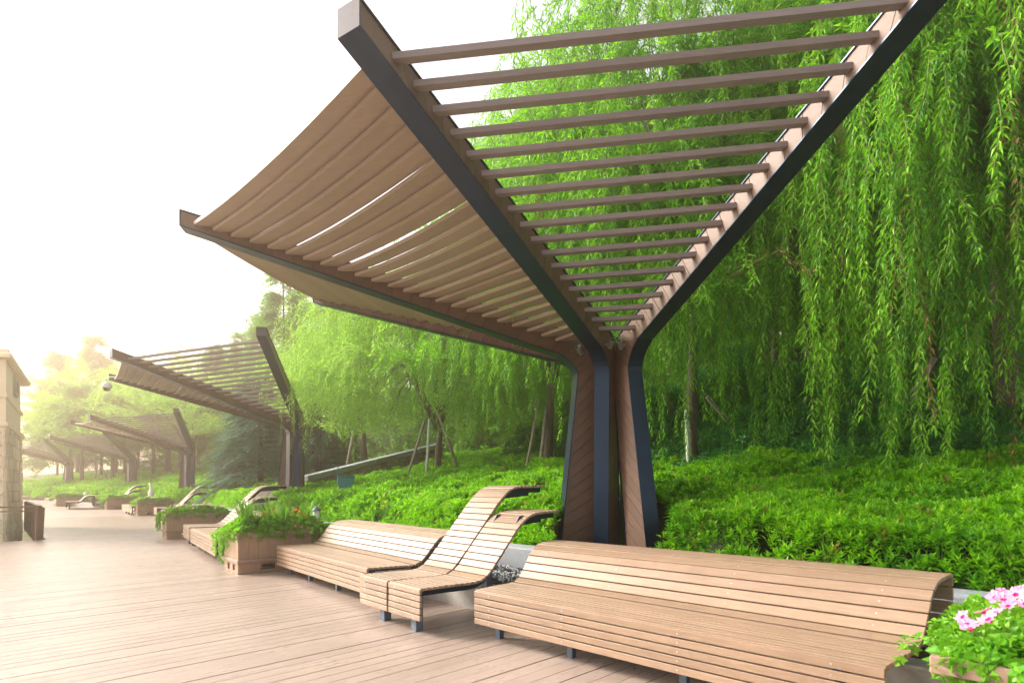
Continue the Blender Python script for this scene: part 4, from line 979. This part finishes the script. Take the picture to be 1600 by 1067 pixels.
def rail_run(a, b, npost, lab, glass=True):
    a = Vector(a); b = Vector(b); t = (b - a).normalized(); L = (b - a).length; ang = math.atan2(t.y, t.x); root = empty('glass_railing', a, ang, lab, 'railing', 'brown and glass railings round the stair opening')
    mb = MB(); mb.box((L / 2, 0, .85), (L + .06, .09, .045)); bevel(mb.build('handrail', M['rail'], root), .006)
    mb = MB(); mb.box((L / 2, 0, .74), (L - .04, .03, .03)); mb.build('lower_rail', M['rail'], root)
    for i in range(npost):
        x = .03 + (L - .06) * i / (npost - 1); mb = MB(); lean_ = .0
        mb.hexa([(x - .025, -.06, -.12), (x + .025, -.06, -.12), (x + .025, .06, -.12), (x - .025, .06, -.12), (x - .025, -.10, .825), (x + .025, -.10, .825), (x + .025, .05, .825), (x - .025, .05, .825)])
        mb.build('post', M['rail'], root)
        if i < npost - 1 and glass:
            x1 = .03 + (L - .06) * (i + 1) / (npost - 1); mb = MB(); mb.box(((x + x1) / 2, 0, .38), (x1 - x - .10, .012, .62)); mb.build('glass_pane', M['glass'], root)
def dkp(s, t): p = dk(s, t, 0); return (p[0], p[1], 0)
rail_run(dkp(18.92, -3.2), dkp(18.92, 1.10), 4, 'glass railing in front of the stone tower along the near deck edge')
rail_run(dkp(18.98, 1.14), dkp(25.0, 1.14), 9, 'brown railing with close posts running back from the corner beside the tower')

# ------------------------------------------------------------------ small things
def teal_box():
    x, Y = (540 - 800) / 868 * 16, 16.0; z = ground_z(x, Y); r = empty('utility_cabinet', (x, Y, z), math.radians(20), 'teal green metal utility cabinet among the shrubs below the stone wall', 'cabinet')
    mb = MB(); mb.box((0, 0, .40), (.46, .40, .80)); bevel(mb.build('body', M['teal'], r), .012)
    mb = MB(); mb.box((0, 0, .815), (.52, .46, .03)); bevel(mb.build('lid', M['teal'], r), .008)
    mb = MB(); mb.box((.0, -.206, .42), (.38, .012, .66)); d_ = mb.build('door', M['teal'], r); mb = MB(); mb.box((.13, -.218, .45), (.02, .014, .10)); mb.build('handle', M['steel'], d_)
    mb = MB(); mb.tube([(-.2, .1, .83), (-.2, .1, 1.15)], .012, 6); mb.build('vent_pipe', M['teal'], r)
teal_box()
lx, ly = -4.35, 12.35
ln = empty('garden_lantern', (lx, ly, .60), 0, 'small grey garden lantern standing on the kerb behind the red flower planter', 'lantern')
mb = MB(); mb.lathe((0, 0, 0), [(0, 0), (.10, 0), (.10, .03), (.07, .05), (.07, .07), (0, .07)], 12); mb.build('base', M['legsteel'], ln, True)
mb = MB(); mb.lathe((0, 0, 0), [(.062, .07), (.075, .12), (.075, .20), (.062, .24)], 12); mb.build('glass_body', M['glass_lens'], ln, True)
mb = MB(); mb.lathe((0, 0, 0), [(.10, .235), (.10, .25), (.07, .29), (.025, .32), (.018, .345), (0, .35)], 12); mb.build('cap', M['legsteel'], ln, True)
mb = MB(); 
for k in range(4): a = k * 1.571; mb.tube([(.078 * math.cos(a), .078 * math.sin(a), .06), (.078 * math.cos(a), .078 * math.sin(a), .245)], .006, 5)
mb.build('guard_bars', M['legsteel'], ln, False, 'stuff')
# dome camera hanging from the roof tip of the second pavilion
cm = empty('security_camera', (-12.95, 17.75, 4.52), 0, 'white dome security camera hanging at the left tip of the second pavilion roof', 'camera')
mb = MB(); mb.lathe((0, 0, 0), [(0, .18), (.05, .18), (.13, .10), (.145, 0), (.13, -.02), (0, -.02)], 16); mb.build('housing', M['white'], cm, True)
mb = MB(); mb.lathe((0, 0, 0), [(.10, -.02), (.095, -.06), (.065, -.10), (0, -.115)], 14); mb.build('dome', M['dome'], cm, True)
mb = MB(); mb.tube([(0, 0, .17), (0, 0, .30), (.12, 0, .34), (.62, .02, .34)], .022, 7); mb.build('bracket', M['white'], cm, True)
def boulder(x, y, z, sx, sy, sz, lab, seed):
    b_ = bmesh.new(); bmesh.ops.create_icosphere(b_, subdivisions=3, radius=1); rd = random.Random(seed)
    off = rd.uniform(0, 50)
    for v in b_.verts:
        n = .75 + .5 * float(vnoise(v.co.x * 1.5 + off + 9, v.co.y * 1.5 + v.co.z + 9, 1.3, seed)); v.co = Vector((v.co.x * sx * n, v.co.y * sy * n, max(v.co.z, -.4) * sz * n))
    me = bpy.data.meshes.new('boulder'); b_.to_mesh(me); b_.free(); me.materials.append(M['boulder']); o = link('boulder', me); o.location = (x, y, z); tag(o, lab, 'boulder', 'pale boulders by the second pavilion')
boulder(-7.35, 16.3, .95, .55, .4, .28, 'flat pale boulder at the left foot of the second pavilion', 1)
boulder(-5.85, 17.2, 1.05, .30, .25, .20, 'small boulder at the right foot of the second pavilion', 3)
boulder(-5.3, 15.3, .95, .22, .16, .09, 'small white stone in the shrubs beside the teal cabinet', 5)
# low wall of rubble with a pale coping, climbing to the right
wa, wb = Vector((-7.0, 18.9, 0)), Vector((-3.0, 24.3, 0)); wz0, wz1 = 1.66, 3.22
wl_ = empty('rubble_wall', (0, 0, 0), 0, 'low rubble stone wall with smooth pale coping climbing the slope', 'wall')
t = (wb - wa).normalized(); L = (wb - wa).length; nrm = Vector((t.y, -t.x, 0)); slope_ = (wz1 - wz0) / L
def wallp(x, z, o_): p = wa + t * x + nrm * o_; return (p.x, p.y, wz0 + slope_ * x + z)
mb = MB(); mb.hexa([wallp(0, -2, 0), wallp(L, -2, 0), wallp(L, -2, -.3), wallp(0, -2, -.3), wallp(0, -.13, 0), wallp(L, -.13, 0), wallp(L, -.13, -.3), wallp(0, -.13, -.3)]); mb.build('core', M['mortar'], wl_)
for i in range(7):
    x0, x1 = L * i / 7 + .004, L * (i + 1) / 7 - .004; mb = MB(); mb.hexa([wallp(x0, -.126, .10), wallp(x1, -.126, .10), wallp(x1, -.126, -.36), wallp(x0, -.126, -.36), wallp(x0, .06, .10), wallp(x1, .06, .10), wallp(x1, .06, -.36), wallp(x0, .06, -.36)])
    bevel(mb.build('coping_stone', M['granite'], wl_), .03, 2)
for r_ in range(5):
    x = rs.uniform(-.1, 0)
    while x < L:
        w_ = rs.uniform(.18, .42); h0, h1 = -.14 - r_ * .19, -.14 - (r_ + 1) * .19; x0, x1 = max(x, 0) + .012, min(x + w_, L) - .012
        if x1 - x0 > .05:
            dp = rs.uniform(.03, .07); j = lambda: rs.uniform(-.018, .018)
            mb = MB(); mb.hexa([wallp(x0 + j(), h1 + .012 + j(), -.02), wallp(x1 + j(), h1 + .012 + j(), -.02), wallp(x1 + j(), h1 + .012 + j(), .002), wallp(x0, h1 + .012, .002)] and
                               [wallp(x0, h1 + .012, dp), wallp(x1, h1 + .012 + j(), dp), wallp(x1, h1 + .012, -.02), wallp(x0, h1 + .012, -.02), wallp(x0 + j(), h0 - .012 + j(), dp), wallp(x1 + j(), h0 - .012 + j(), dp), wallp(x1, h0 - .012, -.02), wallp(x0, h0 - .012, -.02)])
            bevel(mb.build('rubble_stone', M['wallstone'], wl_), .018)
        x += w_
# far cabin
kb = empty('blue_cabin', ((236 - 800) / 868 * 75, 75, 2.6), .5, 'small pale blue cabin far away between thin trunks', 'cabin')
for i, m in enumerate(('cyan', 'white', 'cyan', 'white')):
    mb = MB(); mb.box((-.95 + i * .62, -.9, 1.0), (.60, .05, 2.0)); mb.build('wall_panel', M[m], kb)
mb = MB(); mb.box((0, 0, 1.0), (2.45, 1.72, 2.0)); mb.build('body', M['cyan'], kb)
mb = MB(); mb.box((0, 0, 2.06), (2.7, 2.1, .12)); mb.build('roof', M['white'], kb)
# small white statue and globe lamp
sx, sy = (236 - 800) / 868 * 29.5, 29.5
st = empty('bird_statue', (sx, sy, ground_z(sx, sy) + .25), 0, 'small white upright bird statue behind the planter of the third pavilion', 'statue')
mb = MB(); mb.tube([(0, 0, 0), (0, 0, .1), (.01, 0, .28), (.02, 0, .45), (0, 0, .6), (-.03, 0, .72), (-.02, 0, .82)], [.10, .13, .15, .11, .06, .05, .055], 10); mb.tube([(-.03, 0, .80), (-.10, 0, .80), (-.15, 0, .78)], [.045, .025, .006], 8); mb.build('body', M['white'], st, True)
mb = MB(); mb.box((0, 0, -.12), (.34, .34, .24)); mb.build('pedestal', M['concrete'], st)
gx, gy = (134 - 800) / 868 * 38, 38.0
gl = empty('globe_lamp', (gx, gy, .60), 0, 'small white globe lamp above the far bench', 'lamp')
mb = MB(); mb.lathe((0, 0, .18), [(0, -.15), (.09, -.12), (.15, 0), (.10, .11), (0, .15)], 12); mb.build('globe', M['white'], gl, True)
mb = MB(); mb.lathe((0, 0, 0), [(.09, -.1), (.09, .02), (.05, .05), (0, .05)], 10); mb.build('base', M['legsteel'], gl, True)

# ------------------------------------------------------------------ haze
hm = bpy.data.materials.new('haze'); hm.use_nodes = True; ht = hm.node_tree; ht.nodes.clear()
pv = ht.nodes.new('ShaderNodeVolumePrincipled'); pv.inputs['Color'].default_value = (1, .79, .57, 1); pv.inputs['Density'].default_value = HAZE; pv.inputs['Anisotropy'].default_value = .70
ho = ht.nodes.new('ShaderNodeOutputMaterial'); ht.links.new(pv.outputs[0], ho.inputs['Volume'])
mb = MB(); mb.hexa([(-342, -122, -3.4), (302, -122, -3.4), (302, 422, -3.4), (-342, 422, -3.4), (-342, -122, 26), (302, -122, 26), (302, 422, 26), (-342, 422, 26)])
hz = mb.build('haze', hm, None, False, 'stuff')
